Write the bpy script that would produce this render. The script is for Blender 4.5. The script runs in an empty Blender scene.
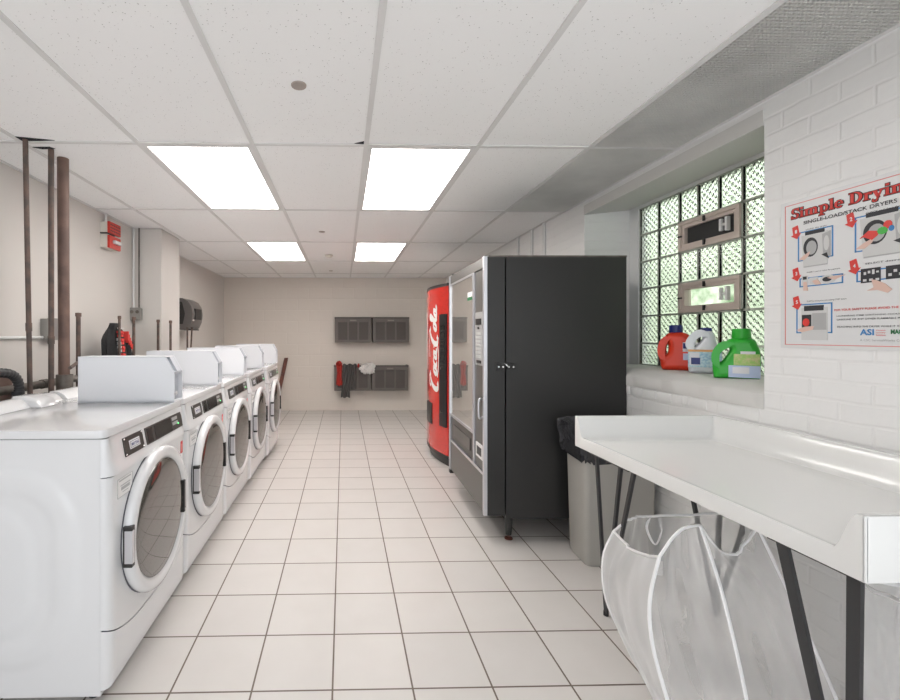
import bpy, bmesh, math, random
from mathutils import Vector, Matrix
random.seed(7)
C = bpy.context.scene.collection
PI = math.pi
H = 2.368                                   # ceiling height

# ------------------------------------------------------------------ materials
def newmat(name):
    m = bpy.data.materials.new(name); m.use_nodes = True
    nt = m.node_tree; b = nt.nodes['Principled BSDF']
    return m, nt, b
def N(nt, t, **kw):
    n = nt.nodes.new(t)
    for k, v in kw.items(): setattr(n, k, v)
    return n
def srgb(r, g, b):
    f = lambda c: ((c/255)/12.92 if c/255 <= .04045 else ((c/255+.055)/1.055)**2.4)
    return (f(r), f(g), f(b), 1)
def noise_bump(nt, b, scale, strength, dist=.005, detail=4, extra=None):
    tc = N(nt, 'ShaderNodeTexCoord'); n = N(nt, 'ShaderNodeTexNoise')
    n.inputs['Scale'].default_value = scale; n.inputs['Detail'].default_value = detail
    nt.links.new(tc.outputs['Object'], n.inputs['Vector'])
    bp = N(nt, 'ShaderNodeBump'); bp.inputs['Strength'].default_value = strength; bp.inputs['Distance'].default_value = dist
    nt.links.new(n.outputs['Fac'], bp.inputs['Height']); nt.links.new(bp.outputs['Normal'], b.inputs['Normal'])
    return n, bp, tc
def mat(name, col, rough=.5, metal=0, coat=0, noise=None, ior=None, var=None):
    m, nt, b = newmat(name)
    b.inputs['Base Color'].default_value = col if len(col) == 4 else (*col, 1)
    b.inputs['Roughness'].default_value = rough; b.inputs['Metallic'].default_value = metal
    b.inputs['Coat Weight'].default_value = coat; b.inputs['Coat Roughness'].default_value = .08
    if ior: b.inputs['IOR'].default_value = ior
    if noise: noise_bump(nt, b, *noise)
    if var:                                 # colour variation (rust, wear): scale, second colour
        tc = N(nt, 'ShaderNodeTexCoord'); n = N(nt, 'ShaderNodeTexNoise'); n.inputs['Scale'].default_value = var[0]; n.inputs['Detail'].default_value = 6
        nt.links.new(tc.outputs['Object'], n.inputs['Vector'])
        r = N(nt, 'ShaderNodeValToRGB'); r.color_ramp.elements[0].position = .4; r.color_ramp.elements[1].position = .62
        r.color_ramp.elements[0].color = col; r.color_ramp.elements[1].color = var[1]
        nt.links.new(n.outputs['Fac'], r.inputs['Fac']); nt.links.new(r.outputs['Color'], b.inputs['Base Color'])
    return m
def emit(name, col, s):
    m, nt, b = newmat(name)
    b.inputs['Base Color'].default_value = col; b.inputs['Emission Color'].default_value = col; b.inputs['Emission Strength'].default_value = s
    return m

M = {}
M['enamel'] = mat('white_enamel', (.74, .74, .75, 1), .13, 0, .3, (3, .05, .01))
M['enamel_gap'] = mat('seam_shadow_dark', (.10, .10, .12, 1), .7)  # painted shade for the panel seams and the door edge
M['coin'] = mat('powder_coated_steel', (.76, .77, .80, 1), .45, 0, 0, (400, .05, .0005))
M['coin_recess'] = mat('shaded_coin_recess', (.50, .52, .57, 1), .45)  # greyer than the coin box, recess shade put into the colour
M['plastic_black'] = mat('black_plastic', (.018, .017, .017, 1), .4)
M['panel_dark'] = mat('charcoal_overlay', (.055, .05, .046, 1), .35)
M['lcd'] = mat('dark_display', (.02, .02, .02, 1), .15)
M['chrome'] = mat('chrome', (.62, .62, .63, 1), .18, 1)
M['greyslot'] = mat('grey_plastic', (.36, .37, .39, 1), .4)
M['sticker_white'] = mat('label_paper', (.78, .77, .76, 1), .5)
M['sticker_red'] = mat('red_sticker', (.62, .03, .03, 1), .45)
M['ink'] = mat('black_ink', (.03, .03, .035, 1), .6)
M['ink_red'] = mat('red_ink', (.70, .045, .035, 1), .5)
M['ink_pink'] = mat('pink_border_ink', (.75, .28, .26, 1), .5)
M['ink_blue'] = mat('blue_ink', (.05, .23, .52, 1), .5)
M['ink_green'] = mat('green_ink', (.02, .18, .06, 1), .5)
M['ink_grey'] = mat('grey_print', (.42, .42, .42, 1), .5)
M['ink_lgrey'] = mat('light_grey_print', (.62, .62, .61, 1), .5)
M['ink_skin'] = mat('skin_tone_print', (.72, .50, .42, 1), .5)
M['poster'] = mat('poster_sheet', (.74, .74, .74, 1), .35)
M['glassdoor'] = mat('smoked_door_glass', (.075, .067, .058, 1), .03, 0, 0, (2.5, .18, .02, 1), 2.6)
M['steel_dark'] = mat('rusty_pipe', srgb(82, 73, 68), .5, .2, 0, (60, .3, .002), None, (18, srgb(106, 86, 77)))
M['pipe_brown'] = mat('brown_pipe', srgb(118, 94, 84), .55, .1, 0, (60, .3, .002), None, (9, srgb(98, 78, 71)))
M['pipe_grey'] = mat('galvanised_pipe', srgb(118, 112, 106), .5, .4, 0, (50, .3, .002), None, (15, srgb(96, 88, 82)))
M['rubber'] = mat('black_rubber', (.02, .02, .022, 1), .5)
M['paint_white'] = mat('white_gloss_paint', (.72, .72, .71, 1), .45)
M['galv'] = mat('galvanised_box', srgb(150, 148, 144), .45, .5)
M['alarm_red'] = mat('alarm_red_plastic', (.55, .035, .02, 1), .45)
M['alarm_white'] = mat('off_white_plastic', srgb(214, 208, 198), .5)
M['lens'] = mat('clear_lens', (.8, .8, .8, 1), .1)
M['crate'] = mat('grey_crate_plastic', srgb(104, 98, 94), .6, 0, 0, (200, .1, .001))
M['crate_dark'] = mat('dark_crate_panel', srgb(84, 79, 76), .7)
M['crate_tag'] = mat('pale_tag', srgb(140, 134, 128), .6)
M['snack'] = mat('black_powdercoat', (.024, .0235, .023, 1), .42, 0, 0, (500, .08, .0005))
M['snack_face'] = mat('charcoal_face_panel', (.10, .093, .086, 1), .35)
M['alu'] = mat('brushed_aluminium', (.66, .66, .69, 1), .32, .85)
M['snack_glass'] = mat('vending_glass', (.72, .70, .67, 1), .02, .82)
M['keypad'] = mat('keypad_plate', (.50, .50, .50, 1), .4, .3)
M['coke_black'] = mat('black_trim', (.015, .015, .016, 1), .35)
M['coke_white'] = mat('white_script_vinyl', (.85, .85, .83, 1), .35)
M['coke_grey'] = mat('grey_side_steel', (.2, .2, .2, 1), .45)
M['bin'] = mat('grey_bin_plastic', srgb(176, 173, 167), .5, 0, 0, (150, .1, .001))
M['liner'] = mat('black_bin_liner', (.035, .035, .04, 1), .22, 0, .4, (16, 1.0, .05))
M['gelcoat'] = mat('white_moulded_plastic', (.80, .80, .785, 1), .22, 0, .3, (5, .04, .01))
M['leg'] = mat('black_steel_leg', (.022, .022, .024, 1), .4)
M['red_plastic'] = mat('orange_red_jug', (.72, .045, .015, 1), .33)
M['blue_cap'] = mat('navy_cap', (.015, .025, .17, 1), .35)
M['white_jug'] = mat('white_jug', (.78, .80, .85, 1), .35)
M['green_plastic'] = mat('green_jug', (.03, .42, .035, 1), .33)
M['lbl_pale'] = mat('pale_blue_label', (.60, .76, .82, 1), .45, 0, 0, None, None, (90, (.30, .52, .68, 1)))
M['lbl_orange'] = mat('orange_stripe', (.80, .42, .16, 1), .45)
M['lbl_green'] = mat('yellow_green_label', (.35, .62, .15, 1), .45, 0, 0, None, None, (70, (.62, .62, .30, 1)))
M['lbl_white'] = mat('white_label', (.78, .78, .82, 1), .45)
M['lbl_ltblue'] = mat('light_blue_label', (.52, .62, .82, 1), .45)
M['dispenser'] = mat('smoke_grey_dispenser', (.13, .12, .115, 1), .3)
M['jacket'] = mat('black_jacket_cloth', (.012, .012, .013, 1), .8, 0, 0, (40, .5, .01))
M['jacket_red'] = mat('red_print_cloth', (.72, .06, .05, 1), .7)
M['trouser'] = mat('dark_grey_cloth', (.075, .07, .068, 1), .9, 0, 0, (60, .5, .01))
M['cloth_red'] = mat('red_cloth', (.62, .035, .02, 1), .9, 0, 0, (60, .5, .01), None, (160, (.10, .02, .02, 1)))
M['cloth_white'] = mat('white_cloth', (.72, .70, .68, 1), .9, 0, 0, (60, .5, .01))
M['wood'] = mat('reddish_brown_board', srgb(116, 66, 54), .6, 0, 0, (60, .3, .002), None, (20, srgb(88, 50, 42)))
M['hole'] = mat('dark_ceiling_gap', (.02, .02, .025, 1), .9)
M['tbar'] = mat('ceiling_grid_paint', (.74, .73, .72, 1), .5)
M['eggcrate'] = mat('eggcrate_aluminium', (.74, .73, .70, 1), .5, .1, 0, None, None, (2.2, (.62, .61, .585, 1)))
M['plenum'] = mat('plenum_dark', (.55, .54, .52, 1), .9)
M['vent_frame'] = mat('beige_vent_frame', srgb(206, 192, 182), .5, .05)
M['screen'] = mat('insect_screen', (.03, .03, .03, 1), .7)
M['mortar'] = mat('grey_green_mortar', srgb(172, 176, 166), .7)
M['wire_white'] = mat('white_bound_wire', (.82, .82, .82, 1), .5)
M['ground_out'] = mat('outdoor_concrete', (.4, .4, .36, 1), .9)

def wall_material(name, col, brick=0, axis='yz', rough=.55, bw=.215, bh=.072, strength=.5):
    m, nt, b = newmat(name)
    b.inputs['Base Color'].default_value = col; b.inputs['Roughness'].default_value = rough
    tc = N(nt, 'ShaderNodeTexCoord'); sep = N(nt, 'ShaderNodeSeparateXYZ'); nt.links.new(tc.outputs['Object'], sep.inputs[0])
    n = N(nt, 'ShaderNodeTexNoise'); n.inputs['Scale'].default_value = 9; n.inputs['Detail'].default_value = 7
    nt.links.new(tc.outputs['Object'], n.inputs['Vector'])
    bp = N(nt, 'ShaderNodeBump'); bp.inputs['Strength'].default_value = strength*(1.4 if name == 'white_painted_brick' else .7); bp.inputs['Distance'].default_value = .01
    nt.links.new(n.outputs['Fac'], bp.inputs['Height'])
    if brick:
        cb = N(nt, 'ShaderNodeCombineXYZ')
        nt.links.new(sep.outputs['Y' if axis == 'yz' else 'X'], cb.inputs[0]); nt.links.new(sep.outputs['Z'], cb.inputs[1])
        w = N(nt, 'ShaderNodeTexNoise'); w.inputs['Scale'].default_value = 5; nt.links.new(tc.outputs['Object'], w.inputs['Vector'])
        mx = N(nt, 'ShaderNodeVectorMath', operation='MULTIPLY_ADD'); mx.inputs[1].default_value = (.02, .02, 0)
        nt.links.new(w.outputs['Color'], mx.inputs[0]); nt.links.new(cb.outputs[0], mx.inputs[2])
        br = N(nt, 'ShaderNodeTexBrick'); br.inputs['Scale'].default_value = 1
        br.inputs['Brick Width'].default_value = bw; br.inputs['Row Height'].default_value = bh
        br.inputs['Mortar Size'].default_value = .008; br.inputs['Mortar Smooth'].default_value = .8
        br.inputs['Color1'].default_value = (1, 1, 1, 1); br.inputs['Color2'].default_value = (.75, .75, .75, 1); br.inputs['Mortar'].default_value = (0, 0, 0, 1)
        nt.links.new(mx.outputs[0], br.inputs['Vector'])
        bp2 = N(nt, 'ShaderNodeBump'); bp2.inputs['Strength'].default_value = strength; bp2.inputs['Distance'].default_value = .007*brick
        nt.links.new(br.outputs['Color'], bp2.inputs['Height']); nt.links.new(bp.outputs['Normal'], bp2.inputs['Normal'])
        nt.links.new(bp2.outputs['Normal'], b.inputs['Normal'])
    else: nt.links.new(bp.outputs['Normal'], b.inputs['Normal'])
    return m
M['wall_left'] = wall_material('painted_plaster', (.63, .60, .567, 1), 0, strength=.15)
M['wall_back'] = wall_material('painted_block', (.72, .665, .605, 1), 1, 'xz', .6, .40, .20, .3)
M['wall_right'] = wall_material('white_painted_brick', (.84, .835, .825, 1), 1.0, 'yz', .5, .21, .074, .35)
M['sill'] = wall_material('grey_painted_sill', (.66, .65, .63, 1), 0, strength=.3)

def floor_material():
    m, nt, b = newmat('ceramic_floor_tiles')
    T = .3052
    tc = N(nt, 'ShaderNodeTexCoord'); mp = N(nt, 'ShaderNodeMapping'); mp.inputs['Location'].default_value = (.041+T*40, -1.6416+T*40, 0)
    nt.links.new(tc.outputs['Object'], mp.inputs['Vector'])
    br = N(nt, 'ShaderNodeTexBrick'); br.offset = 0; br.squash = 1
    br.inputs['Scale'].default_value = 1; br.inputs['Brick Width'].default_value = T; br.inputs['Row Height'].default_value = T
    br.inputs['Mortar Size'].default_value = .0038; br.inputs['Mortar Smooth'].default_value = .15
    br.inputs['Color1'].default_value = (.675, .645, .62, 1); br.inputs['Color2'].default_value = (.645, .618, .597, 1); br.inputs['Mortar'].default_value = (.15, .115, .09, 1)
    nt.links.new(mp.outputs[0], br.inputs['Vector'])
    n = N(nt, 'ShaderNodeTexNoise'); n.inputs['Scale'].default_value = 6; n.inputs['Detail'].default_value = 5; nt.links.new(tc.outputs['Object'], n.inputs['Vector'])
    r = N(nt, 'ShaderNodeValToRGB'); r.color_ramp.elements[0].color = (.92, .91, .90, 1); r.color_ramp.elements[1].color = (1, 1, 1, 1)
    nt.links.new(n.outputs['Fac'], r.inputs['Fac'])
    mx = N(nt, 'ShaderNodeMix', data_type='RGBA', blend_type='MULTIPLY'); mx.inputs['Factor'].default_value = 1
    nt.links.new(br.outputs['Color'], mx.inputs['A']); nt.links.new(r.outputs['Color'], mx.inputs['B'])
    nt.links.new(mx.outputs['Result'], b.inputs['Base Color'])
    b.inputs['Roughness'].default_value = .38
    inv = N(nt, 'ShaderNodeMath', operation='SUBTRACT'); inv.inputs[0].default_value = 1; nt.links.new(br.outputs['Fac'], inv.inputs[1])
    bp = N(nt, 'ShaderNodeBump'); bp.inputs['Strength'].default_value = .6; bp.inputs['Distance'].default_value = .002
    nt.links.new(inv.outputs[0], bp.inputs['Height']); nt.links.new(bp.outputs['Normal'], b.inputs['Normal'])
    return m
M['floor'] = floor_material()
def ceiling_material():
    m, nt, b = newmat('fissured_ceiling_tile')
    tc = N(nt, 'ShaderNodeTexCoord')
    v = N(nt, 'ShaderNodeTexVoronoi'); v.inputs['Scale'].default_value = 70; nt.links.new(tc.outputs['Object'], v.inputs['Vector'])
    r = N(nt, 'ShaderNodeValToRGB'); r.color_ramp.elements[0].position = .10; r.color_ramp.elements[1].position = .17
    r.color_ramp.elements[0].color = (0, 0, 0, 1); nt.links.new(v.outputs['Distance'], r.inputs['Fac'])
    n = N(nt, 'ShaderNodeTexNoise'); n.inputs['Scale'].default_value = 25; nt.links.new(tc.outputs['Object'], n.inputs['Vector'])
    r2 = N(nt, 'ShaderNodeValToRGB'); r2.color_ramp.elements[0].position = .45; r2.color_ramp.elements[1].position = .55; nt.links.new(n.outputs['Fac'], r2.inputs['Fac'])
    mxx = N(nt, 'ShaderNodeMath', operation='MAXIMUM'); nt.links.new(r.outputs['Color'], mxx.inputs[0]); nt.links.new(r2.outputs['Color'], mxx.inputs[1])
    mx = N(nt, 'ShaderNodeMix', data_type='RGBA'); mx.inputs['A'].default_value = (.50, .485, .47, 1); mx.inputs['B'].default_value = (.955, .95, .945, 1)
    nt.links.new(mxx.outputs[0], mx.inputs['Factor']); nt.links.new(mx.outputs['Result'], b.inputs['Base Color'])
    b.inputs['Roughness'].default_value = .85
    bp = N(nt, 'ShaderNodeBump'); bp.inputs['Strength'].default_value = .4; bp.inputs['Distance'].default_value = .002
    nt.links.new(mxx.outputs[0], bp.inputs['Height']); nt.links.new(bp.outputs['Normal'], b.inputs['Normal'])
    return m
M['ceiling'] = ceiling_material()
def diffuser_material():
    m, nt, b = newmat('lit_diffuser')
    tc = N(nt, 'ShaderNodeTexCoord'); s = N(nt, 'ShaderNodeSeparateXYZ'); nt.links.new(tc.outputs['Object'], s.inputs[0])
    a = N(nt, 'ShaderNodeMath', operation='ABSOLUTE'); nt.links.new(s.outputs['X'], a.inputs[0])
    d = N(nt, 'ShaderNodeMath', operation='SUBTRACT'); d.inputs[1].default_value = .15; nt.links.new(a.outputs[0], d.inputs[0])
    a2 = N(nt, 'ShaderNodeMath', operation='ABSOLUTE'); nt.links.new(d.outputs[0], a2.inputs[0])
    mr = N(nt, 'ShaderNodeMapRange'); mr.interpolation_type = 'SMOOTHSTEP'
    mr.inputs['From Min'].default_value = .02; mr.inputs['From Max'].default_value = .15
    mr.inputs['To Min'].default_value = LAMP*1.25; mr.inputs['To Max'].default_value = LAMP*.72
    nt.links.new(a2.outputs[0], mr.inputs['Value'])
    b.inputs['Base Color'].default_value = (.8, .8, .8, 1); b.inputs['Emission Color'].default_value = (1, .955, .91, 1)
    nt.links.new(mr.outputs[0], b.inputs['Emission Strength'])
    return m
LAMP = 5.2
M['diffuser'] = diffuser_material()
def coke_material():
    m, nt, b = newmat('red_vinyl_with_drops')
    tc = N(nt, 'ShaderNodeTexCoord')
    v = N(nt, 'ShaderNodeTexVoronoi'); v.inputs['Scale'].default_value = 55; nt.links.new(tc.outputs['Object'], v.inputs['Vector'])
    r = N(nt, 'ShaderNodeValToRGB'); r.color_ramp.elements[0].position = .12; r.color_ramp.elements[1].position = .35
    r.color_ramp.elements[0].color = (.30, .012, .01, 1); r.color_ramp.elements[1].color = (.70, .028, .018, 1)
    nt.links.new(v.outputs['Distance'], r.inputs['Fac']); nt.links.new(r.outputs['Color'], b.inputs['Base Color'])
    b.inputs['Roughness'].default_value = .2; b.inputs['Coat Weight'].default_value = .4
    return m
M['coke'] = coke_material()
def glassblock_material():
    m, nt, b = newmat('diamond_pattern_glass_block')
    b.inputs['Base Color'].default_value = (.95, .985, .95, 1); b.inputs['Roughness'].default_value = .02
    b.inputs['Transmission Weight'].default_value = 1; b.inputs['IOR'].default_value = 1.45
    tc = N(nt, 'ShaderNodeTexCoord'); s = N(nt, 'ShaderNodeSeparateXYZ'); nt.links.new(tc.outputs['Object'], s.inputs[0])
    waves = []
    for sg in (1, -1):
        ma = N(nt, 'ShaderNodeMath', operation='MULTIPLY_ADD'); ma.inputs[1].default_value = sg*1.0
        nt.links.new(s.outputs['Z'], ma.inputs[0]); nt.links.new(s.outputs['Y'], ma.inputs[2])
        mu = N(nt, 'ShaderNodeMath', operation='MULTIPLY'); mu.inputs[1].default_value = 2*PI/.026; nt.links.new(ma.outputs[0], mu.inputs[0])
        si = N(nt, 'ShaderNodeMath', operation='SINE'); nt.links.new(mu.outputs[0], si.inputs[0]); waves.append(si)
    ad = N(nt, 'ShaderNodeMath', operation='ADD'); nt.links.new(waves[0].outputs[0], ad.inputs[0]); nt.links.new(waves[1].outputs[0], ad.inputs[1])
    bp = N(nt, 'ShaderNodeBump'); bp.inputs['Strength'].default_value = .12; bp.inputs['Distance'].default_value = .0015
    nt.links.new(ad.outputs[0], bp.inputs['Height']); nt.links.new(bp.outputs['Normal'], b.inputs['Normal'])
    return m
M['glassblock'] = glassblock_material()
def clear_glass(name):
    m, nt, b = newmat(name)
    b.inputs['Base Color'].default_value = (.9, .95, .9, 1); b.inputs['Roughness'].default_value = .02; b.inputs['Transmission Weight'].default_value = 1; b.inputs['IOR'].default_value = 1.1
    return m
M['pane'] = clear_glass('clear_pane')
def outside_wall():
    m, nt, b = newmat('weathered_green_yard_wall')
    tc = N(nt, 'ShaderNodeTexCoord')
    n = N(nt, 'ShaderNodeTexNoise'); n.inputs['Scale'].default_value = 5; n.inputs['Detail'].default_value = 8; nt.links.new(tc.outputs['Object'], n.inputs['Vector'])
    r = N(nt, 'ShaderNodeValToRGB'); r.color_ramp.elements[0].position = .38; r.color_ramp.elements[1].position = .62
    r.color_ramp.elements[0].color = (.17, .25, .15, 1); r.color_ramp.elements[1].color = (.74, .80, .70, 1)
    nt.links.new(n.outputs['Fac'], r.inputs['Fac']); nt.links.new(r.outputs['Color'], b.inputs['Base Color']); b.inputs['Roughness'].default_value = .9
    return m
M['outside'] = outside_wall()
def mesh_fabric():
    m, nt, b = newmat('sheer_white_netting')
    out = nt.nodes['Material Output']
    b.inputs['Base Color'].default_value = (.97, .97, .97, 1); b.inputs['Roughness'].default_value = .7
    trl = N(nt, 'ShaderNodeBsdfTranslucent'); trl.inputs['Color'].default_value = (.97, .97, .97, 1)
    mix = N(nt, 'ShaderNodeMixShader'); mix.inputs[0].default_value = .5
    nt.links.new(b.outputs[0], mix.inputs[1]); nt.links.new(trl.outputs[0], mix.inputs[2])
    tp = N(nt, 'ShaderNodeBsdfTransparent'); mix2 = N(nt, 'ShaderNodeMixShader')
    lw = N(nt, 'ShaderNodeLayerWeight'); lw.inputs['Blend'].default_value = .4
    mr = N(nt, 'ShaderNodeMapRange'); mr.inputs['To Min'].default_value = .20; mr.inputs['To Max'].default_value = .8
    nt.links.new(lw.outputs['Facing'], mr.inputs['Value']); nt.links.new(mr.outputs[0], mix2.inputs[0])
    nt.links.new(tp.outputs[0], mix2.inputs[1]); nt.links.new(mix.outputs[0], mix2.inputs[2]); nt.links.new(mix2.outputs[0], out.inputs['Surface'])
    return m
M['net'] = mesh_fabric()

# ------------------------------------------------------------------ mesh helpers
def obj(name, bm, m, parent=None, smooth=None, bevel=None):
    me = bpy.data.meshes.new(name)
    bmesh.ops.recalc_face_normals(bm, faces=bm.faces)
    if bevel:
        bmesh.ops.bevel(bm, geom=[e for e in bm.edges if len(e.link_faces) == 2 and e.calc_face_angle(0) > .6], offset=bevel, segments=2, profile=.6, affect='EDGES')
    bm.to_mesh(me); bm.free()
    mats = m if isinstance(m, list) else [m]
    for x in mats: me.materials.append(x)
    if smooth is not None:
        for p in me.polygons: p.use_smooth = True
        try: me.set_sharp_from_angle(angle=smooth)
        except Exception: pass
    o = bpy.data.objects.new(name, me); C.objects.link(o)
    if parent: o.parent = parent
    return o
def bmnew(): return bmesh.new()
def box(bm, x0, x1, y0, y1, z0, z1, mi=0, mtx=None):
    vs = [bm.verts.new((x, y, z)) for x in (x0, x1) for y in (y0, y1) for z in (z0, z1)]
    if mtx is not None:
        for v in vs: v.co = mtx @ v.co
    for f in ((0,1,3,2),(4,6,7,5),(0,4,5,1),(2,3,7,6),(0,2,6,4),(1,5,7,3)):
        fc = bm.faces.new([vs[i] for i in f]); fc.material_index = mi
    return vs
def Box(*a, **k):
    bm = bmnew(); box(bm, *a, **k); return bm
def tube(bm, pts, r, n=10, closed=False, cap=True, flat=None):
    pts = [Vector(p) for p in pts]; rings = []
    L = len(pts); up = Vector((0, 0, 1)); prev = None
    rr = r if isinstance(r, (list, tuple)) else [r]*L
    for i, p in enumerate(pts):
        if closed: t = pts[(i+1) % L]-pts[i-1]
        else: t = pts[min(i+1, L-1)]-pts[max(i-1, 0)]
        t.normalize()
        if prev is None:
            a = t.cross(up)
            if a.length < .05: a = t.cross(Vector((0, 1, 0)))
        else: a = prev-t*prev.dot(t)
        a.normalize(); prev = a; b = t.cross(a)
        fy = flat or 1
        rings.append([bm.verts.new(p+(a*math.cos(2*PI*k/n)+b*math.sin(2*PI*k/n)*fy)*rr[i]) for k in range(n)])
    for i in range(L if closed else L-1):
        A, B = rings[i], rings[(i+1) % L]
        for k in range(n): bm.faces.new((A[k], A[(k+1) % n], B[(k+1) % n], B[k]))
    if cap and not closed: bm.faces.new(rings[0]); bm.faces.new(rings[-1])
def Tube(*a, **k):
    bm = bmnew(); tube(bm, *a, **k); return bm
def lathe(bm, prof, axis='z', c=(0, 0, 0), n=32, cap0=True, cap1=True):
    """prof: list of (radius, height along axis)"""
    c = Vector(c); rings = []
    for r, h in prof:
        ring = []
        for k in range(n):
            a = 2*PI*k/n; u, v = r*math.cos(a), r*math.sin(a)
            ring.append(bm.verts.new(c+Vector((u, v, h) if axis == 'z' else ((h, u, v) if axis == 'x' else (u, h, v)))))
        rings.append(ring)
    for A, B in zip(rings, rings[1:]):
        for k in range(n): bm.faces.new((A[k], A[(k+1) % n], B[(k+1) % n], B[k]))
    if cap0: bm.faces.new(rings[0])
    if cap1: bm.faces.new(rings[-1])
def Lathe(*a, **k):
    bm = bmnew(); lathe(bm, *a, **k); return bm
def prism(bm, pts2, f0, f1):
    """pts2 polygon; f0, f1 map (a,b)->3D for both caps"""
    A = [bm.verts.new(f0(*p)) for p in pts2]; B = [bm.verts.new(f1(*p)) for p in pts2]; n = len(A)
    bm.faces.new(A); bm.faces.new(B)
    for i in range(n): bm.faces.new((A[i], A[(i+1) % n], B[(i+1) % n], B[i]))
def Prism(*a):
    bm = bmnew(); prism(bm, *a); return bm
def loft(bm, rings, cap=True):
    R = [[bm.verts.new(p) for p in r] for r in rings]; n = len(R[0])
    for A, B in zip(R, R[1:]):
        for k in range(n): bm.faces.new((A[k], A[(k+1) % n], B[(k+1) % n], B[k]))
    if cap: bm.faces.new(R[0]); bm.faces.new(R[-1])
def sheet(bm, nu, nv, f, thick=None):
    """grid surface f(u,v) u,v in 0..1; thick gives it a back face offset along its normal"""
    V = [[bm.verts.new(f(i/nu, j/nv)) for j in range(nv+1)] for i in range(nu+1)]
    for i in range(nu):
        for j in range(nv): bm.faces.new((V[i][j], V[i+1][j], V[i+1][j+1], V[i][j+1]))
    if thick:
        bm.normal_update()
        g = bmesh.ops.solidify(bm, geom=bm.faces[:], thickness=thick)
def Sheet(*a, **k):
    bm = bmnew(); sheet(bm, *a, **k); return bm
def thing(name, label, cat, loc=(0, 0, 0), group=None, rot=None):
    o = bpy.data.objects.new(name, None); C.objects.link(o); o.location = loc; o.empty_display_size = .1
    if rot: o.rotation_euler = rot
    o['label'] = label; o['category'] = cat
    if group: o['group'] = group
    return o
def tag(o, label, cat, group=None):
    o['label'] = label; o['category'] = cat
    if group: o['group'] = group
    return o
def struct(name, bm, m, parent=None, **k):
    o = obj(name, bm, m, parent, **k)
    if not parent: o['kind'] = 'structure'
    return o
def copy_tree(o, parent=None):
    c = o.copy(); C.objects.link(c)
    if parent: c.parent = parent
    for ch in list(o.children): copy_tree(ch, c)
    return c
def curve_pts(P, seg=8, closed=False):
    """Catmull-Rom through points"""
    P = [Vector(p) for p in P]; out = []; n = len(P)
    for i in range(n if closed else n-1):
        p0 = P[(i-1) % n] if closed or i > 0 else P[0]*2-P[1]
        p1 = P[i]; p2 = P[(i+1) % n]
        p3 = P[(i+2) % n] if closed or i+2 < n else P[-1]*2-P[-2]
        for k in range(seg):
            t = k/seg
            out.append(.5*((2*p1)+(p2-p0)*t+(2*p0-5*p1+4*p2-p3)*t*t+(3*p1-p0-3*p2+p3)*t**3))
    if not closed: out.append(P[-1])
    return out
def text_mesh(s, size, bold=0, shear=0):
    cu = bpy.data.curves.new('t', 'FONT'); cu.body = s; cu.size = size; cu.offset = bold; cu.shear = shear; cu.resolution_u = 3
    o = bpy.data.objects.new('t', cu); C.objects.link(o)
    dg = bpy.context.evaluated_depsgraph_get()
    me = bpy.data.meshes.new_from_object(o.evaluated_get(dg))
    bpy.data.objects.remove(o); bpy.data.curves.remove(cu)
    return me
def text_obj(name, s, width, height, f, m, parent, bold=0):
    """fit text into width x height, map (u,v) by f to 3D"""
    me = text_mesh(s, 1, bold); me.name = name
    xs = [v.co.x for v in me.vertices]; ys = [v.co.y for v in me.vertices]
    x0, x1, y0, y1 = min(xs), max(xs), min(ys), max(ys)
    for v in me.vertices: v.co = f((v.co.x-x0)/(x1-x0)*width, (v.co.y-y0)/(y1-y0)*height)
    me.materials.append(m)
    o = bpy.data.objects.new(name, me); C.objects.link(o); o.parent = parent
    return o

# ------------------------------------------------------------------ camera
cam = bpy.data.cameras.new('camera'); co = bpy.data.objects.new('camera', cam); C.objects.link(co)
co.location = (0, 0, 1.345); co.rotation_euler = (PI/2, 0, -.0224)
cam.lens = 432.95/900*36; cam.sensor_width = 36; cam.sensor_fit = 'HORIZONTAL'
cam.shift_x = (450-353.04)/900; cam.shift_y = (335.03-350)/900; cam.clip_start = .05
bpy.context.scene.camera = co

# ------------------------------------------------------------------ room shell
XL, XLR, XR, YB, YF = -2.02, -2.12, 1.84, 7.74, -1.35
struct('floor', Box(-2.4, 2.0, YF, YB+.1, -.06, 0), M['floor'])
bm = bmnew(); box(bm, XL-.2, XL, YF, 4.2, 0, H)
struct('wall_left', bm, M['wall_left'])
struct('wall_column', Box(XL-.2, -1.745, 4.2, 4.655, 0, H), M['wall_left'], bevel=.006)
struct('wall_left_rear', Box(XLR-.2, XLR, 4.655, YB, 0, H), M['wall_left'])
struct('wall_back', Box(XLR-.2, XR+.3, YB, YB+.15, 0, H), M['wall_back'])
# right wall with the recessed window opening
NY0, NY1, NZ0, NZ1, NX = 1.852, 3.265, 1.10, 2.262, 2.2
WX = 2.36
bm = bmnew()
box(bm, XR, WX, YF, NY0, 0, H)
box(bm, XR, WX, NY1, YB, 0, H)
box(bm, XR, WX, NY0, NY1, 0, NZ0-.03)
box(bm, XR, WX, NY0, NY1, NZ1+.06, H)
struct('wall_right', bm, M['wall_right'])
bm = bmnew()                                     # sloping plastered soffit
prism(bm, [(XR-.004, NZ1), (WX-.1, NZ1+.045), (WX-.1, NZ1+.07), (XR-.004, NZ1+.07)], lambda a, b: (a, NY0, b), lambda a, b: (a, NY1, b))
struct('trim_lintel', bm, M['sill'])
bm = bmnew()                                     # rounded sill, uneven paint
def sillf(u, v):
    x = XR-.006+u*(NX+.02-XR+.006); y = NY0+v*(NY1-NY0)
    z = 1.128-.045*max(0, 1-u/.22)**1.6+.003*math.sin(y*23+x*9)*(u < .8)
    return (x+.004*math.sin(y*31)*(u < .05), y, z)
sheet(bm, 24, 40, sillf)
for a in range(40):
    pass
bw = [v for v in bm.verts]
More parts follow.
